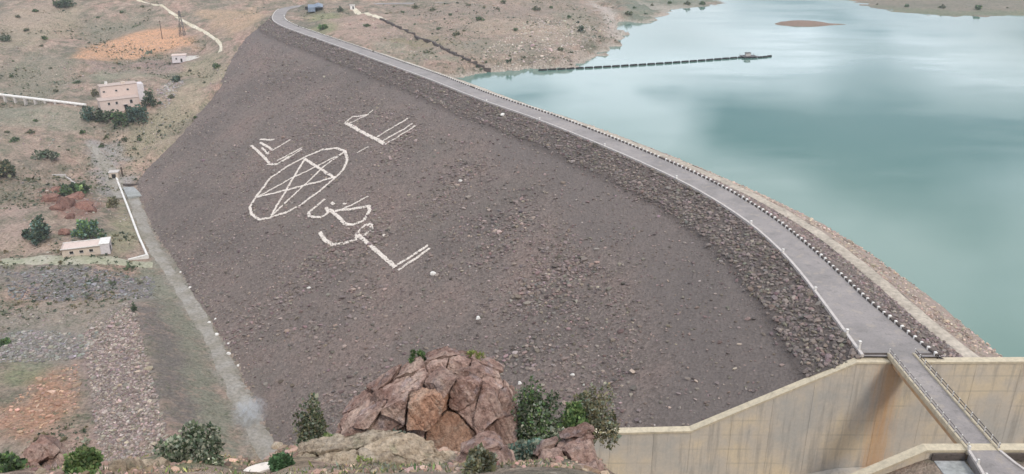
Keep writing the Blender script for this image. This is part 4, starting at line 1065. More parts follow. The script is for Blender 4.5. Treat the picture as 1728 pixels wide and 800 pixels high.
def wall_run(name, px, w, h, mat, label, cat, parts=True):
    P = [hit(*p) for p in px]; e = empty(name, (0, 0, 0)); tag(e, label, cat)
    for a, b in zip(P[:-1], P[1:]):
        L = np.linalg.norm(b - a); n = max(1, int(round(L / 6)))
        for k in range(n):
            p, q = a + (b - a) * k / n, a + (b - a) * (k + 1) / n; p[2], q[2] = gz(p[0], p[1]), gz(q[0], q[1])
            d = q - p; c = (p + q) / 2; lo, hi = min(p[2], q[2]) - .6, (p[2] + q[2]) / 2 + h
            MB().box((c[0], c[1], (lo + hi) / 2), (np.hypot(d[0], d[1]) + .02 + .1 * (k % 2), w - .02 * (k % 2), hi - lo), math.atan2(d[1], d[0])).build("wall_section", mat, e)
    return e
def build_tracks():
    drape("road", [(446, 752), (420, 700), (392, 640), (362, 580), (330, 525), (298, 475), (268, 432), (248, 395), (233, 355), (222, 325)], [6.5, 6.5, 6.5, 6, 6, 6, 5], M['gravel_road'], 1.5, label="grey gravel road along the dam toe")
    drape("path", [(205, 335), (195, 310), (183, 285), (168, 262), (152, 244)], [8, 10, 8, 5], M['gravel_road'], label="gravel path rising behind the valve chamber")
    drape("path", [(232, 0), (262, 8), (290, 22), (318, 40), (346, 54), (364, 66), (373, 76), (371, 88)], [2.9], M['dirt_track'], label="winding pale dirt track on the far left hillside")
    drape("path", [(0, 443), (60, 438), (130, 438), (200, 441), (258, 447)], [9, 8, 7], M['green_track'], label="grassy bench track below the low concrete shed")
    drape("path", [(597, 14), (625, 26), (650, 34)], [5], M['dirt_track'], label="short pale track above the far dam end")
    wall_run("low_wall", [(196, 300), (206, 326), (221, 365), (236, 405), (250, 436), (216, 438)], .8, 1.0, M['white'], "long low white wall running from valve chamber along the toe road", "wall")
    wall_run("low_wall", [(236, 313), (208, 313)], .6, .9, M['masonry'], "short dark wall behind the concrete pad at the dam toe", "wall")
    wall_run("stone_wall", [(642 + 186 * k / 16, 33 + 88 * k / 16) for k in range(17)], 1.3, 1.1, M['masonry'], "dark stone wall running down the far slope to the lake", "wall")
    wall_run("low_wall", [(85, 293), (112, 300), (128, 312)], .7, .7, M['kerb'], "short pale wall above the red rocks on left slope", "wall")
    # concrete pad at the toe
    Q = [hit(*p) for p in ((207, 316), (237, 316), (240, 334), (216, 336))]; z = max(q[2] for q in Q) + .12
    tag(MB().prism([(q[0], q[1]) for q in Q], 'z', z - 1.2, z).build("pavement", M['concrete_pad']), "pale concrete pad where the low wall meets the dam toe", kind="structure")
    # white pipeline
    e = empty("pipeline", (0, 0, 0)); tag(e, "long white pipeline on short supports leading to the pink building", "pipeline")
    a, b = hit(-60, 157), hit(146, 181); a[2] += 1.6; b[2] += 1.3
    n = 12
    for k in range(n):
        p, q = a + (b - a) * k / n, a + (b - a) * (k + 1) / n
        MB().tube(p, q - (q - p) * .004, .78, n=14).build("pipe_section", M['white'], e)
        zz = gz(p[0], p[1]); MB().box((p[0], p[1], (zz - 1 + p[2] - .3) / 2), (1.0, 1.7, max(.6, p[2] - .3 - zz + 1))).build("support", M['kerb'], e)
    # valve chamber
    p = hit(194, 299); e = empty("valve_chamber", tuple(p), .2); tag(e, "small cream concrete valve chamber at the end of long white wall", "chamber")
    MB().box((0, 0, 1.2), (4.4, 4.0, 3.4)).build("chamber_wall", M['plaster_cream'], e, .06); MB().box((0, 0, 3.05), (4.9, 4.5, .3)).build("slab_roof", M['kerb'], e, .04)
    MB().box((.1, -2.02, 1.1), (1.9, .14, 2.3)).build("opening", M['dark'], e); MB().tube((3.6, .5, -.5), (3.6, .5, 5.0), .35, n=8).build("vent_pipe", M['bark'], e)
build_tracks()

# ------------------------------------------------------------------ buildings
def window(parent, x, y, z, w, h, side='y'):
    d = (w, .12, h) if side == 'y' else (.12, w, h)
    o = MB().box((x, y, z), d).build("window", M['dark'], parent)
    for s in (-1, 1):
        if side == 'y': MB().box((x + s * w / 2, y, z), (.12, .2, h + .12)).build("frame", M['white'], o)
        else: MB().box((x, y + s * w / 2, z), (.2, .12, h + .12)).build("frame", M['white'], o)
    if side == 'y': MB().box((x, y - .05, z - h / 2 - .08), (w + .3, .3, .12)).build("sill", M['kerb'], o)
    else: MB().box((x, y, z - h / 2 - .08), (.3, w + .3, .12)).build("sill", M['kerb'], o)
def build_buildings():
    # pink two-tier pump house
    p = hit(204, 184); m = pxm(p); e = empty("pump_house", (p[0], p[1], p[2] - .3), math.atan2(-p[0], p[1]) + .14); tag(e, "two tiered pink plastered building behind trees on left slope", "building")
    W = 60 * m
    MB().box((-.5, 1.5, 3.0), (W, 9, 7.0)).build("lower_wall", M['plaster_pink'], e, .05)
    MB().box((-.5, 1.5, 6.62), (W + .6, 9.6, .28)).build("lower_roof", M['roof_flat'], e, .04)
    MB().box((1.6, 8.5, 6.2), (W * .96, 7, 13.0)).build("upper_wall", M['plaster_pink'], e, .05)
    rf = MB().box((1.6, 8.5, 12.85), (W * .96 + .5, 7.6, .3)).build("roof", M['roof_flat'], e, .04)
    MB().box((W * .48 + 3.3, 8.0, 6.0), (3.4, 6.5, 12.6)).build("lit_side_wall", M['plaster_white'], e, .05)  # added block; its white plaster paints the lit side wall of the upper tier
    for x, z, w, h in ((W * .28, 4.6, 1.5, 1.9), (-W * .1, 4.6, 1.3, 1.3), (-W * .3, 4.6, 1.3, 1.3)): window(e, x, -3.02, z, w, h)
    for x in (-W * .32, 0, W * .3): window(e, x, 4.98, 9.9, 1.3, .8)
    d = MB().box((W * .12, -3.03, 1.7), (1.6, .12, 3.0)).build("door", M['dark'], e); MB().box((W * .12 + .55, -3.12, 1.7), (.1, .08, .3)).build("handle", M['steel'], d)
    MB().tube((-4, 9.5, 13.0), (-4, 9.5, 14.6), .8, n=12).build("roof_tank", M['white'], rf); MB().box((4.5, 8.2, 13.4), (2.2, 2.0, .9)).build("roof_hatch", M['plaster_cream'], rf); MB().tube((1, 10.5, 13), (1, 10.5, 15.2), .06, n=5).build("aerial", M['steel'], rf)
    MB().box((W * .12, -3.6, 3.45), (2.6, 1.3, .14)).build("awning", M['kerb'], e)
    # concrete shed
    p = hit(146, 430); m = pxm(p); e = empty("shed", (p[0], p[1], p[2] - .2), math.atan2(-p[0], p[1]) - .18); tag(e, "low flat roofed concrete shed with pale end wall beside grassy track", "shed")
    MB().box((-1.6, 3.0, 1.5), (13.5, 6.4, 3.6)).build("wall", M['plaster_cream'], e, .05)
    rf = MB().box((-1.6, 3.0, 3.42), (14.2, 7.2, .3)).build("roof", M['roof_flat'], e, .04); MB().box((-1.6, 3.0, 3.62), (12.8, 5.8, .12)).build("roof_screed", M['plaster_pink'], rf)
    for y in (-.62, 6.62): MB().box((-1.6, y + 0, 3.72), (14.2, .25, .32)).build("roof_edge", M['white'], rf)
    MB().box((6.9, 3.0, 1.7), (3.4, 6.9, 4.6)).build("end_block", M['plaster_white'], e, .05); MB().box((6.9, 3.0, 4.1), (3.9, 7.3, .25)).build("end_roof", M['white'], e, .04)
    for x in (-5, -1.5, 2): window(e, x, -.22, 1.9, 1.5, 1.0)
    MB().box((8.66, 2.0, 1.1), (.12, 1.3, 2.4)).build("door", M['dark'], e)
    # small white walled house far up
    p = hit(311, 104); m = pxm(p); e = empty("house", (p[0], p[1], p[2] - .3), math.atan2(-p[0], p[1]) - .1); tag(e, "small white walled house below the far dirt track", "house")
    MB().box((-3, 3, 2.0), (8.5, 6, 4.6)).build("wall", M['plaster_white'], e, .05); MB().box((-3, 3, 4.4), (9, 6.5, .25)).build("roof", M['plaster_pink'], e)
    for (x, y, dx, dy) in ((5.2, -.2, 8.0, .3), (9.2, 3.0, .3, 6.6), (5.2, 6.2, 8.0, .3)): MB().box((x, y, 1.3), (dx, dy, 3.0)).build("yard_wall", M['white'], e)
    window(e, -4.6, -.04, 2.4, 1.1, 1.1); MB().box((-1.6, -.05, 1.2), (1.1, .12, 2.2)).build("door", M['dark'], e)
    # long shed and kiosk at the far road bend
    p = hit(532, 16); e = empty("shed", (p[0], p[1], p[2] - .2), math.atan2(-p[0], p[1])); tag(e, "long low shed with blue grey roof at the far road bend", "shed")
    MB().box((0, 2.5, 1.3), (19, 5, 3.0)).build("wall", M['blue_sheet'], e); MB().prism([(-.6, 2.75), (5.6, 2.75), (2.5, 3.9)], 'y', -10, 10).build("roof", M['blue_sheet'], e).rotation_euler = (0, 0, 0)
    bpy.data.objects[e.children[-1].name].matrix_local = Matrix.Rotation(math.radians(90), 4, 'Z') @ Matrix.Translation((0, 0, 0))
    for x in (-6, 0, 6): MB().box((x, -.03, 1.2), (2.2, .12, 2.2)).build("door", M['dark'], e)
    p = hit(595, 15); e = empty("kiosk", (p[0], p[1], p[2] - .2), .2); tag(e, "tiny white kiosk beside the far pale track", "kiosk")
    MB().box((0, 0, 1.4), (3.4, 3, 3.0)).build("wall", M['white'], e, .04); MB().box((0, 0, 3.0), (4, 3.6, .2)).build("roof", M['kerb'], e); MB().box((.4, -1.52, 1.1), (1, .1, 2.0)).build("door", M['dark'], e)
    # pylon and pole
    p = hit(308, 60); e = empty("power_pylon", tuple(p - np.array([0, 0, .5]))); tag(e, "dark lattice power pylon beside the bend of far dirt track", "pylon")
    H_ = 41 * pxm(p) * 1.02
    for sx in (-1, 1):
        for sy in (-1, 1): MB().tube((sx * 1.6, sy * 1.6, 0), (sx * .3, sy * .3, H_), .2, .12, 5).build("leg", M['steel'], e)
    nb = 7
    for k in range(nb):
        z0, z1 = H_ * k / nb, H_ * (k + 1) / nb; r0, r1 = 1.6 - 1.3 * k / nb, 1.6 - 1.3 * (k + 1) / nb
        mb = MB()
        for (ax, ay, bx, by) in ((-1, -1, 1, -1), (1, -1, 1, 1), (1, 1, -1, 1), (-1, 1, -1, -1)): mb.tube((ax * r0, ay * r0, z0), (bx * r1, by * r1, z1), .1, n=4)
        mb.build("brace", M['steel'], e)
    for z, w in ((H_ * .78, 3.2), (H_ * .93, 2.4)): MB().box((0, 0, z), (2 * w, .22, .22)).build("cross_arm", M['steel'], e)
    p = hit(274, 66); e = empty("utility_pole", tuple(p - np.array([0, 0, .5]))); tag(e, "brown utility pole left of the lattice pylon", "pole")
    MB().tube((0, 0, 0), (0, 0, 13), .28, .18, 8).build("shaft", M['bark'], e); MB().box((0, 0, 12.2), (2.4, .2, .2)).build("cross_arm", M['bark'], e)
    for x in (-1, 0, 1): MB().tube((x, 0, 12.3), (x, 0, 12.7), .09, n=6).build("insulator", M['white'], e)
build_buildings()

# ------------------------------------------------------------------ floating boom
def build_boom():
    e = empty("floating_boom", (0, 0, 0)); tag(e, "dark line of floats strung across the reservoir from the shore", "floating boom")
    a, b, c = onz(908, 119.4, WZ), onz(1258, 97, WZ), onz(1302, 95, WZ)
    fl = MB().tube((-2.7, 0, .28), (2.7, 0, .28), .62, n=10).tube((-3.1, 0, .28), (-2.7, 0, .28), .2, .6, 10).tube((2.7, 0, .28), (3.1, 0, .28), .6, .2, 10).mesh("float", M['dark'])
    for p, q, n in ((a, b, 24), (b, c, 5)):
        for k in range(n):
            u = (k + .5) / n; s = p + (q - p) * u + np.array([0, -3.0 * math.sin(math.pi * u), 0]); d = q - p
            o = bpy.data.objects.new("float", fl); o.location = s; o.rotation_euler = (0, 0, math.atan2(d[1], d[0]) + rnd.uniform(-.12, .12)); sc = np.linalg.norm(d) / n / 7.0; o.scale = (sc, 1, 1); link(o, e)
        mb = MB()
        for k in range(n):
            u0, u1 = k / n, (k + 1) / n; f = lambda u: p + (q - p) * u + np.array([0, -3.0 * math.sin(math.pi * u), .3])
            mb.tube(f(u0), f(u1), .09, n=5)
        mb.build("cable", M['steel'], e)
    p = onz(1263, 97, WZ); r = empty("raft", tuple(p), .15); tag(r, "small floating raft with grey cabin at the end of boom", "raft")
    for x in (-3.2, 3.2): MB().tube((x, -3, .25), (x, 3, .25), .55, n=10).build("pontoon", M['dark'], r)
    MB().box((0, 0, .85), (9, 6, .25)).build("deck", M['steel'], r); MB().box((-.4, .4, 1.8), (2.8, 2.4, 1.7)).build("cabin", M['kerb'], r, .05); MB().box((-.4, .4, 2.72), (3.2, 2.8, .16)).build("roof", M['steel'], r)
    for x in (-4.3, 4.3):
        for y in (-2.8, 2.8): MB().tube((x, y, .9), (x, y, 2.0), .07, n=5).build("railing_post", M['steel'], r)
build_boom()

# ------------------------------------------------------------------ vegetation
def leaf_cloud(seed, n, rx, ry, rz, size, colours, clumps=14, base=0.15, spiky=0.0, narrow=0.5):
    """leaf quads gathered in clumps inside an uneven envelope; origin at the ground"""
    r = np.random.default_rng(seed)
    cc = r.normal(size=(clumps, 3)); cc /= np.linalg.norm(cc, axis=1)[:, None]; cc *= r.uniform(.25, .85, (clumps, 1)) ** .7
    cc[:, 2] = np.abs(cc[:, 2]) * .9 - .05 + base; cr = r.uniform(.13, .36, clumps); cb = np.exp(r.normal(0, .22, clumps))
    k = r.integers(0, clumps, n); d = r.normal(size=(n, 3)); d /= np.linalg.norm(d, axis=1)[:, None]
    P = cc[k] + d * (cr[k] * r.uniform(.35, 1.0, n) ** .5)[:, None]
    P[:, 2] = np.maximum(P[:, 2], .02)
    P = P * np.array([rx, ry, rz])
    out = d * .6 + r.normal(size=(n, 3)) * .7 + np.array([0, 0, .35 + spiky]); out /= np.linalg.norm(out, axis=1)[:, None]
    side = np.cross(out, r.normal(size=(n, 3))); side /= np.linalg.norm(side, axis=1)[:, None] + 1e-9
    s = size * np.exp(r.normal(0, .3, n))[:, None]; a, b = out * s, side * s * narrow
    V = np.stack([P, P + a * .55 + b, P + a * 1.25, P + a * .55 - b], 1).reshape(-1, 3)
    Fc = np.arange(4 * n).reshape(n, 4)
    pal = np.array([lin(*c)[:3] for c in colours]); ci = r.integers(0, len(pal), n)
    c = pal[ci] * (cb[k] * np.exp(r.normal(0, .22, n)))[:, None]
    C = np.repeat(np.c_[c, np.ones(n)], 4, 0); return V, Fc, C, cc * np.array([rx, ry, rz])
DARK = [(77, 90, 68), (90, 103, 77), (66, 81, 61), (103, 112, 88)]
GREEN = [(101, 123, 77), (85, 112, 70), (118, 138, 85), (74, 99, 66)]
BRIGHT = [(112, 134, 80), (124, 144, 92), (98, 120, 72), (140, 146, 104)]
OLIVE = [(125, 118, 90), (110, 110, 81), (138, 127, 99), (96, 101, 72)]
GREY = [(145, 147, 127), (127, 134, 118), (160, 158, 138), (112, 121, 105)]
YGREEN = [(149, 160, 92), (136, 149, 81), (165, 169, 105)]
BLUEG = [(96, 123, 112), (85, 110, 99), (112, 134, 121)]
def bush(name, label, cat, base, w, h, pal, n, size, seed, group=None, stems=True, dep=None, **kw):
    e = empty(name, tuple(base)); tag(e, label, cat, group)
    V, Fc, C, cc = leaf_cloud(seed, n, w / 2, (dep or w) / 2, h * .78, size, pal, **kw)
    obj("foliage", mesh_np("foliage", V, Fc, M['leaves'], C), e)
    if stems:
        mb = MB(); r = random.Random(seed)
        for c in cc[:14]:
            b0 = (c[0] * .12, c[1] * .12, -.15); mid = (c[0] * .5 + r.uniform(-.1, .1) * w, c[1] * .5, c[2] * .55)
            mb.tube(b0, mid, .016 * w, .010 * w, 5); mb.tube(mid, tuple(c), .010 * w, .005 * w, 5); mb.tube(tuple(c), (c[0] * 1.25 + r.uniform(-.08, .08) * w, c[1] * 1.25, c[2] * 1.18 + .06 * w), .005 * w, .002 * w, 4)
        mb.build("stem", M['bark'], e)
    return e
def fg_bush(name, label, cat, px, py, w, h, pal, n, seed, size=.085, y=None, **kw):
    """px,py = foot of the plant; w,h in photograph pixels"""
    p = hit(px, py) if y is None else ony(px, py, y); m = pxm(p)
    return bush(name, label, cat, p, w * m, h * m, pal, n, size, seed, **kw)
def build_foreground_plants():
    fg_bush("shrub", "dark olive shrub left of the red rock outcrop", "shrub", 532, 754, 64, 124, OLIVE + DARK + GREY, 3000, 1, clumps=27, y=28.0)
    fg_bush("shrub", "tall green shrub right of the red rock outcrop", "shrub", 905, 760, 96, 160, GREEN + GREY + DARK, 8000, 2, y=27.5, clumps=40)
    fg_bush("shrub", "brown olive shrub nearest the spillway wall", "shrub", 1002, 736, 92, 128, OLIVE + OLIVE + GREY, 3800, 3, y=28.5, clumps=30)
    fg_bush("shrub", "bright green low shrub between tall green and olive shrubs", "shrub", 968, 722, 56, 62, BRIGHT + GREEN, 2600, 4, y=28.0, clumps=20)
    fg_bush("shrub", "grey green low shrub under the red outcrop face", "shrub", 662, 764, 116, 56, GREY + BLUEG, 4600, 5, y=26.4, clumps=30, dep=1.6)
    fg_bush("shrub", "grey green sprawling shrub above the grassy ledge", "shrub", 326, 778, 112, 72, GREY + DARK, 5200, 6, clumps=34)
    fg_bush("shrub", "bright green leafy shrub beside bottom left rocks", "shrub", 148, 800, 66, 56, BRIGHT + GREEN, 4200, 7, clumps=23)
    fg_bush("shrub", "small deep green shrub behind the pale rock slab", "shrub", 476, 788, 40, 38, [(78, 108, 74), (70, 96, 66), (94, 120, 84)], 2200, 8, clumps=15)
    fg_bush("shrub", "small bright green tuft left of the outcrop foot", "shrub", 560, 756, 34, 26, BRIGHT, 1200, 9, clumps=11)
    fg_bush("shrub", "thorny grey shrub right of the pale slab", "shrub", 812, 796, 64, 56, GREY + OLIVE, 3200, 10, clumps=23)
    fg_bush("shrub", "blue grey shrub under the tall green shrub", "shrub", 880, 776, 70, 50, GREY + BLUEG, 2800, 11, clumps=20)
    fg_bush("shrub", "dark green shrub at the left bottom corner", "shrub", 8, 796, 52, 34, GREEN + DARK, 1800, 12, clumps=15)
    fg_bush("shrub", "grey shrub above the small dark jagged rock", "shrub", 945, 760, 60, 44, GREY + DARK, 2400, 13, clumps=17)
    fg_bush("grass_tuft", "yellow green grass on top of the red outcrop", "grass", 795, 618, 62, 30, YGREEN, 1500, 14, y=29.8, size=.10, spiky=1.0, narrow=.16, clumps=10, stems=False, dep=.9)
    fg_bush("grass_tuft", "small green plant on left shoulder of the outcrop", "grass", 703, 612, 30, 26, GREEN, 600, 15, y=29.9, spiky=.8, narrow=.25, clumps=6, stems=False)
    fg_bush("grass_tuft", "small green plant growing on the pale rock slab", "grass", 618, 786, 40, 22, BRIGHT + YGREEN, 700, 16, y=21.0, size=.06, spiky=.6, narrow=.25, clumps=7, stems=False, dep=.5)
    n = 4500; px = RNG.uniform(-60, 1030, n); yy = RNG.uniform(17, 33, n); x = (px - 864) / 1160 * yy; pt = fbm(x, yy, 3, 12, 3); kp = (pt > 0) | (px > 760); x, yy = x[kp], yy[kp]
    S = np.clip(np.exp(RNG.normal(np.log(.06), .5, len(x))), .03, .22); V, Fc, C = stone_cloud(np.stack([x, yy, gz(x, yy) + S * .2], 1), S, stone_colors(len(x), (158, 134, 118), .3)); o = obj("rubble", mesh_np("rubble", V, Fc, M['stone'], C)); tag(o, "small broken stones on the hillside below the camera", kind="stuff")
    # ground cover on the camera hill: nobody could count it
    n = 15000; px = RNG.uniform(-60, 1030, n); k = RNG.uniform(0, 1, n)
    yy = RNG.uniform(17, 34, n); x = (px - 864) / 1160 * yy; z = gz(x, yy)
    patch = fbm(x, yy, 2.2, 55, 3); keep = patch + RNG.normal(0, .15, n) > .12; x, yy, z = x[keep], yy[keep], z[keep]; n = len(x)
    V, Fc, C, _ = leaf_cloud(77, n, 1, 1, 1, .10, YGREEN + GREEN + GREY + GREY + OLIVE + OLIVE + [(168, 152, 112), (180, 164, 126)], clumps=20, spiky=.7, narrow=.16)
    V = V.reshape(n, 4, 3); V = V - V[:, :1] + np.stack([x, yy, z - .01], 1)[:, None]; V[:, :, 2] = np.where(V[:, :, 2] < z[:, None] - .02, 2 * z[:, None] - V[:, :, 2], V[:, :, 2])
    o = obj("grass", mesh_np("grass", V.reshape(-1, 3), Fc, M['leaves'], C)); tag(o, "short dry grass on the hillside below the camera", kind="stuff")
build_foreground_plants()

_toe = np.array([hit(*p)[:2] for p in [(446, 752), (420, 700), (392, 640), (362, 580), (330, 525), (298, 475), (268, 432), (248, 395), (233, 355), (222, 325)]])
def TOE_D(x, y): return seg_dist(x, y, _toe)[0]
def build_far_plants():
    # trees and shrubs one can tell apart: foot px, py, width, height in px
    def tree(px, py, w, h, pal, seed, label, n=900, cat="tree", name="tree"):
        p = hit(px, py); m = pxm(p); e = empty(name, tuple(p)); tag(e, label, cat)
        V, Fc, C, cc = leaf_cloud(seed, n, w * m / 2, w * m / 2.2, h * m * .8, .05 * w * m + .25, pal, clumps=16, base=.22)
        obj("crown", mesh_np("crown", V, Fc, M['leaves'], C), e)
        mb = MB().tube((0, 0, -.5), (.1, .1, h * m * .45), .035 * w * m, .018 * w * m, 6)
        for c in cc[:5]: mb.tube((.1, .1, h * m * .3), tuple(c), .015 * w * m, .006 * w * m, 5)
        mb.build("trunk", M['bark'], e)
    tree(150, 202, 26, 30, DARK + BLUEG, 21, "dark tree at the pipeline end left of the pink building")
    tree(176, 205, 34, 26, DARK, 22, "dark low tree in front of the pink building wall")
    tree(206, 209, 36, 26, GREEN + DARK, 23, "green low tree before the middle of the pink building")
    tree(233, 203, 36, 34, DARK + BLUEG, 24, "dark tree before the right corner of the pink building")
    tree(252, 180, 24, 36, DARK, 25, "tall dark tree right of the pink building")
    tree(160, 162, 14, 12, OLIVE, 26, "small brownish tree behind left end of the pink building", 400)
    tree(66, 406, 46, 46, DARK + BLUEG, 27, "large dark green tree left of the low concrete shed", 1500)
    tree(150, 400, 48, 32, GREEN + BLUEG, 28, "spreading green tree behind the low concrete shed", 1200)
    tree(125, 328, 54, 20, GREEN + DARK, 29, "long green shrub thicket above the red rocks", 1000)
    tree(190, 350, 22, 20, OLIVE, 30, "brown olive bush beside the long white wall", 500, "shrub", "shrub")
    tree(10, 300, 42, 38, DARK + OLIVE, 31, "large dim green tree at the left picture edge", 1200)
    tree(80, 268, 36, 20, GREY + DARK, 32, "flat grey green bush on the left slope above the pale wall", 700, "shrub", "shrub")
    tree(226, 524, 12, 16, DARK, 33, "single small dark bush on top of the gravel ridge", 300, "shrub", "shrub")
    tree(575, 20, 12, 11, DARK, 34, "small dark tree beside the far kiosk", 300)
    tree(545, 50, 22, 10, GREEN, 35, "green bush on the inner side of far road bend", 400, "shrub", "shrub")
    tree(10, 582, 22, 14, GREEN, 36, "green bush on valley floor at the left picture edge", 400, "shrub", "shrub")
    tree(980, 54, 14, 12, DARK, 37, "dark bush on the promontory near the lake shore", 300, "shrub", "shrub")
    tree(298, 138, 16, 14, DARK + BLUEG, 38, "dark bush on grey stones right of the pink building", 400, "shrub", "shrub")
    tree(10, 70, 20, 14, DARK, 39, "dark bush high on the slope at the left picture edge", 400, "shrub", "shrub")
    tree(108, 12, 34, 18, DARK, 40, "dark thicket at the top left of picture", 700)
    # dotted shrubs
    meshes = []
    for j in range(6):
        V, Fc, C, _ = leaf_cloud(60 + j, 260, 1, 1, 1.1, .22, DARK + (OLIVE if j % 2 else GREEN), clumps=15); meshes.append(mesh_np("shrub", V, Fc, M['leaves'], C))
    spots = [(103, 54), (122, 54), (75, 66), (70, 78), (22, 104), (85, 116), (40, 150), (45, 52), (165, 30), (145, 36), (205, 22), (240, 12), (100, 248), (115, 254), (170, 248), (210, 237), (236, 237), (193, 240), (60, 205), (12, 224), (24, 238),
             (390, 122), (270, 175), (290, 165), (20, 130), (95, 155), (130, 140), (345, 140), (330, 200), (280, 215), (60, 20), (30, 30), (8, 160), (320, 120), (365, 115), (52, 225), (140, 225), (160, 215),
             (620, 45), (650, 66), (700, 42), (730, 18), (760, 26), (790, 10), (810, 34), (840, 16), (870, 52), (905, 18), (930, 14), (850, 6), (895, 62), (700, 14), (680, 22), (720, 90), (860, 95), (945, 85), (960, 30), (770, 60), (740, 50), (885, 98), (820, 74), (665, 12),
             (1070, 14), (1100, 10), (1130, 6), (1160, 8), (1185, 8), (1060, 25), (1090, 24), (1480, 8), (1530, 12), (1590, 14), (1650, 16), (1700, 14)]
    SP = []
    for k, (px, py) in enumerate(spots):
        p = hit(px, py); s = rnd.choice([2.2, 3, 3.6, 4.5, 6.0, 7.5]) * pxm(p); o = obj("shrub", meshes[k % 6]); o.location = p; o.scale = (s, s, s * rnd.uniform(.7, 1.0)); o.rotation_euler = (0, 0, rnd.uniform(0, 6))
        SP.append((px, py, s / pxm(p), o))
    marks = [("pink building", 205, 165), ("white pipeline", 60, 168), ("orange earth patch", 235, 75), ("lattice pylon", 306, 40), ("small white house", 311, 97), ("valve chamber", 193, 298), ("red rocks", 115, 345), ("far end of dirt track", 240, 5),
             ("dark stone wall", 735, 75), ("far kiosk", 595, 12), ("boom's shore end", 955, 112), ("promontory tip", 1045, 60), ("promontory skyline", 830, 5), ("green far bank", 1120, 12), ("right far shore", 1600, 14), ("dam's left edge", 370, 150)]
    fam = {}
    for px, py, sz, o in SP:
        m_ = min(marks, key=lambda q: math.hypot(q[1] - px, (q[2] - py) * 1.6)); dx, dy = px - m_[1], (py - m_[2]) * 1.6
        dr_ = ("right of" if dx > 0 else "left of") if abs(dx) > abs(dy) else ("below" if dy > 0 else "above")
        fam.setdefault((m_[0], dr_), []).append((math.hypot(dx, dy), sz, o, px))
    for (mk, dr_), L in fam.items():
        for (dd_, sz, o, px), w in zip(sorted(L, key=lambda t: t[0]), ["nearest"] + [t + " nearest" for t in ORD[1:]]):
            side = "the left hillside" if px < 420 else ("the promontory beyond the dam" if px < 1045 else "the far lake shore")
            tag(o, "%s dark rounded shrub, %s of those %s the %s" % ("tiny" if sz < 3.2 else ("small" if sz < 5.5 else "larger"), w, dr_, mk), "shrub", "small shrubs on " + side)
    # scrub and rubble that nobody could count
    n = 46000; px = np.where(RNG.random(n) < .62, RNG.uniform(-60, 460, n), RNG.uniform(460, 1060, n)); d = RNG.uniform(180, 700, n)
    x = (px - 864) / 1290 * d; z = gz(x, d); gl = np.where(x < -60, np.abs(fbm(x, d, 60, 13, 3, .45)), np.abs(fbm(x, d, 34, 14, 3, .45))); patch = np.where((d > 300) & (x < -60), .55 - 2.4 * gl, fbm(x, d, np.where(x > -60, 16.0, 30.0), 65, 4) + np.where(d > 380, .12, 0))
    keep = (patch + RNG.normal(0, .16, n) > .2) & ~in_poly(x, d, FOOT) & ((np.abs(z - WZ) > 1.2) | (x < -60)) & ((z > WZ) | (x < -60))
    dr = seg_dist(x, d, LEFT)[0]; keep &= (dr > 14) & (seg_dist(x, d, RIDGE)[0] > 19) & (TOE_D(x, d) > 4.2)
    x, d, z = x[keep], d[keep], z[keep]; n = len(x)
    q = 7; r = RNG
    P = np.repeat(np.stack([x, d, z], 1), q, 0); s = np.repeat(np.exp(r.normal(np.log(.42), .5, n)), q)[:, None]
    dirv = r.normal(size=(n * q, 3)); dirv[:, 2] = np.abs(dirv[:, 2]) + .2; dirv /= np.linalg.norm(dirv, axis=1)[:, None]
    side = np.cross(dirv, r.normal(size=(n * q, 3))); side /= np.linalg.norm(side, axis=1)[:, None] + 1e-9
    B = P + dirv * s * .3; V = np.stack([B - side * s * .45, B + side * s * .45, B + dirv * s * .9], 1).reshape(-1, 3)
    pal = np.array([lin(*c)[:3] for c in DARK + OLIVE + GREY]); c = np.repeat(pal[r.integers(0, len(pal), n)], q, 0) * np.exp(r.normal(0, .2, n * q))[:, None]
    o = obj("scrub", mesh_np("scrub", V, np.arange(len(V)).reshape(-1, 3), M['leaves'], np.repeat(np.c_[c, np.ones(len(c))], 3, 0))); tag(o, "low dry scrub scattered over the hillsides", kind="stuff")
    RUB = []
    n = 16000; px = RNG.uniform(-40, 470, n); d = RNG.uniform(170, 620, n); x = (px - 864) / 1290 * d; z = gz(x, d)
    rd = seg_dist(x, d, RIDGE)[0]; patch = fbm(x, d, 25, 35, 4)
    sg = seg_dist(x, d, RIDGE)[2]; keep = (((rd < 17) & (sg > 0)) | ((patch > .3) & (rd > 24) & (d > 250))) & ~in_poly(x, d, FOOT)
    x, d, z, rd = x[keep], d[keep], z[keep], rd[keep]; n = len(x); S = np.exp(RNG.normal(np.log(.3), .4, n)) * np.where(rd < 17, 1.15, 1)
    V, Fc, C = stone_cloud(np.stack([x, d, z + S * .1], 1), S, stone_colors(n, (152, 140, 132), .28)); o = obj("rubble", mesh_np("rubble", V, Fc, M['stone'], C)); tag(o, "loose stones strewn over ridge and slopes left of the dam", kind="stuff")
    # scree below the grassy track, stones of the lower bench, verge of the toe road
    for poly, n, c in (([(10, 458), (150, 452), (262, 470), (258, 503), (100, 508), (15, 505)], 1500, (128, 124, 122)), ([(0, 562), (60, 556), (165, 560), (150, 600), (60, 612), (0, 612)], 1300, (140, 134, 128)), ([(60, 640), (135, 610), (135, 690), (20, 745), (0, 700)], 350, (170, 140, 120)),
                       ([(265, 150), (300, 128), (312, 140), (285, 180), (268, 185)], 400, (160, 152, 148)), ([(800, 100), (900, 30), (990, 40), (1035, 62), (960, 110), (840, 118)], 2200, (178, 164, 152)), ([(660, 40), (760, 5), (900, 5), (880, 60), (760, 85)], 700, (150, 136, 124)), ([(560, 40), (640, 30), (760, 90), (740, 108), (640, 84)], 500, (168, 150, 138))):
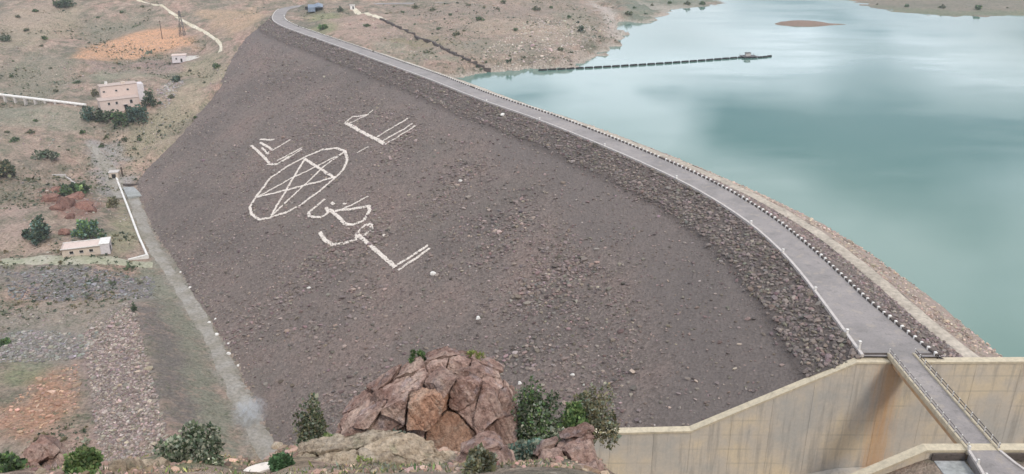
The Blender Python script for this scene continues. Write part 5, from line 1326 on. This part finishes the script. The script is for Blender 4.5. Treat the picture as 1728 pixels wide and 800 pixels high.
        Q = np.array([hit(*p)[:2] for p in poly]); lo, hi = Q.min(0), Q.max(0); c2 = RNG.uniform(lo, hi, (n * 3, 2)); c2 = c2[in_poly(c2[:, 0], c2[:, 1], Q)][:n]
        S = np.exp(RNG.normal(np.log(.36), .4, len(c2))); P = np.c_[c2, gz(c2[:, 0], c2[:, 1]) + S * .1]
        V, Fc, C = stone_cloud(P, S, stone_colors(len(P), c, .25)); RUB.append((V, Fc, C))
    off = np.cumsum([0] + [len(r_[0]) for r_ in RUB]); V = np.concatenate([r_[0] for r_ in RUB]); Fc = np.concatenate([r_[1] + o_ for r_, o_ in zip(RUB, off)]); C = np.concatenate([r_[2] for r_ in RUB])
    o = obj("rubble", mesh_np("rubble", V, Fc, M['stone'], C)); tag(o, "grey scree and loose stones on the benches and far slopes", kind="stuff")
    # denser coarse stones on the ridge side
    n = 5000; t = RNG.uniform(0, 1, n); L = np.r_[0, np.cumsum(np.linalg.norm(np.diff(RIDGE, axis=0), axis=1))]; u = t * L[-1]
    c = np.stack([np.interp(u, L, RIDGE[:, 0]), np.interp(u, L, RIDGE[:, 1])], 1); off = RNG.uniform(.5, 17, n); dvec = (RIDGE[-1] - RIDGE[0]) / np.linalg.norm(RIDGE[-1] - RIDGE[0]); nv = np.array([dvec[1], -dvec[0]])
    if nv[0] > 0: nv = -nv
    c = c + nv * off[:, None]; S = np.exp(RNG.normal(np.log(.34), .35, n)); P = np.c_[c, gz(c[:, 0], c[:, 1]) + S * .12]
    V, Fc, C = stone_cloud(P, S, stone_colors(n, (150, 136, 127), .3)); o = obj("rubble", mesh_np("rubble", V, Fc, M['stone'], C)); tag(o, "coarse pinkish stones covering the ridge side left of the toe road", kind="stuff")
build_far_plants()

# ------------------------------------------------------------------ thin smoke beside the toe road
def build_smoke():
    p = hit(430, 706)
    for k, (px, py, rx, rz) in enumerate([(424, 700, 6.0, 5.0)]):
        v, f = ico(3); q = hit(px, py + 14); o = obj("smoke", mesh_np("smoke", v, f, M['smoke'])); o.location = q + np.array([0, 0, rz * .8]); o.scale = (rx, rx, rz)
        tag(o, "thin bluish smoke drifting over the toe road end", kind="stuff")
build_smoke()

# ------------------------------------------------------------------ air
def build_haze():
    z0, z1 = float(ZZ.min()) - 1.5, max(float(ZZ.max()), 136.0) + 4.0
    m = bpy.data.materials.new("thin_haze"); m.use_nodes = True; nt = m.node_tree; nt.nodes.clear()
    o = nt.nodes.new("ShaderNodeOutputMaterial"); v = nt.nodes.new("ShaderNodeVolumePrincipled")
    v.inputs["Color"].default_value = (0.86, 0.92, 1.0, 1); v.inputs["Density"].default_value = HAZE; v.inputs["Anisotropy"].default_value = 0.2
    nt.links.new(v.outputs[0], o.inputs["Volume"])
    h = MB().box((0, 1550, (z0 + z1) / 2), (5400, 4400, z1 - z0)).build("haze", m); tag(h, "thin pale haze over the valley and the lake", kind="stuff")
HAZE = 0.00014
build_haze()
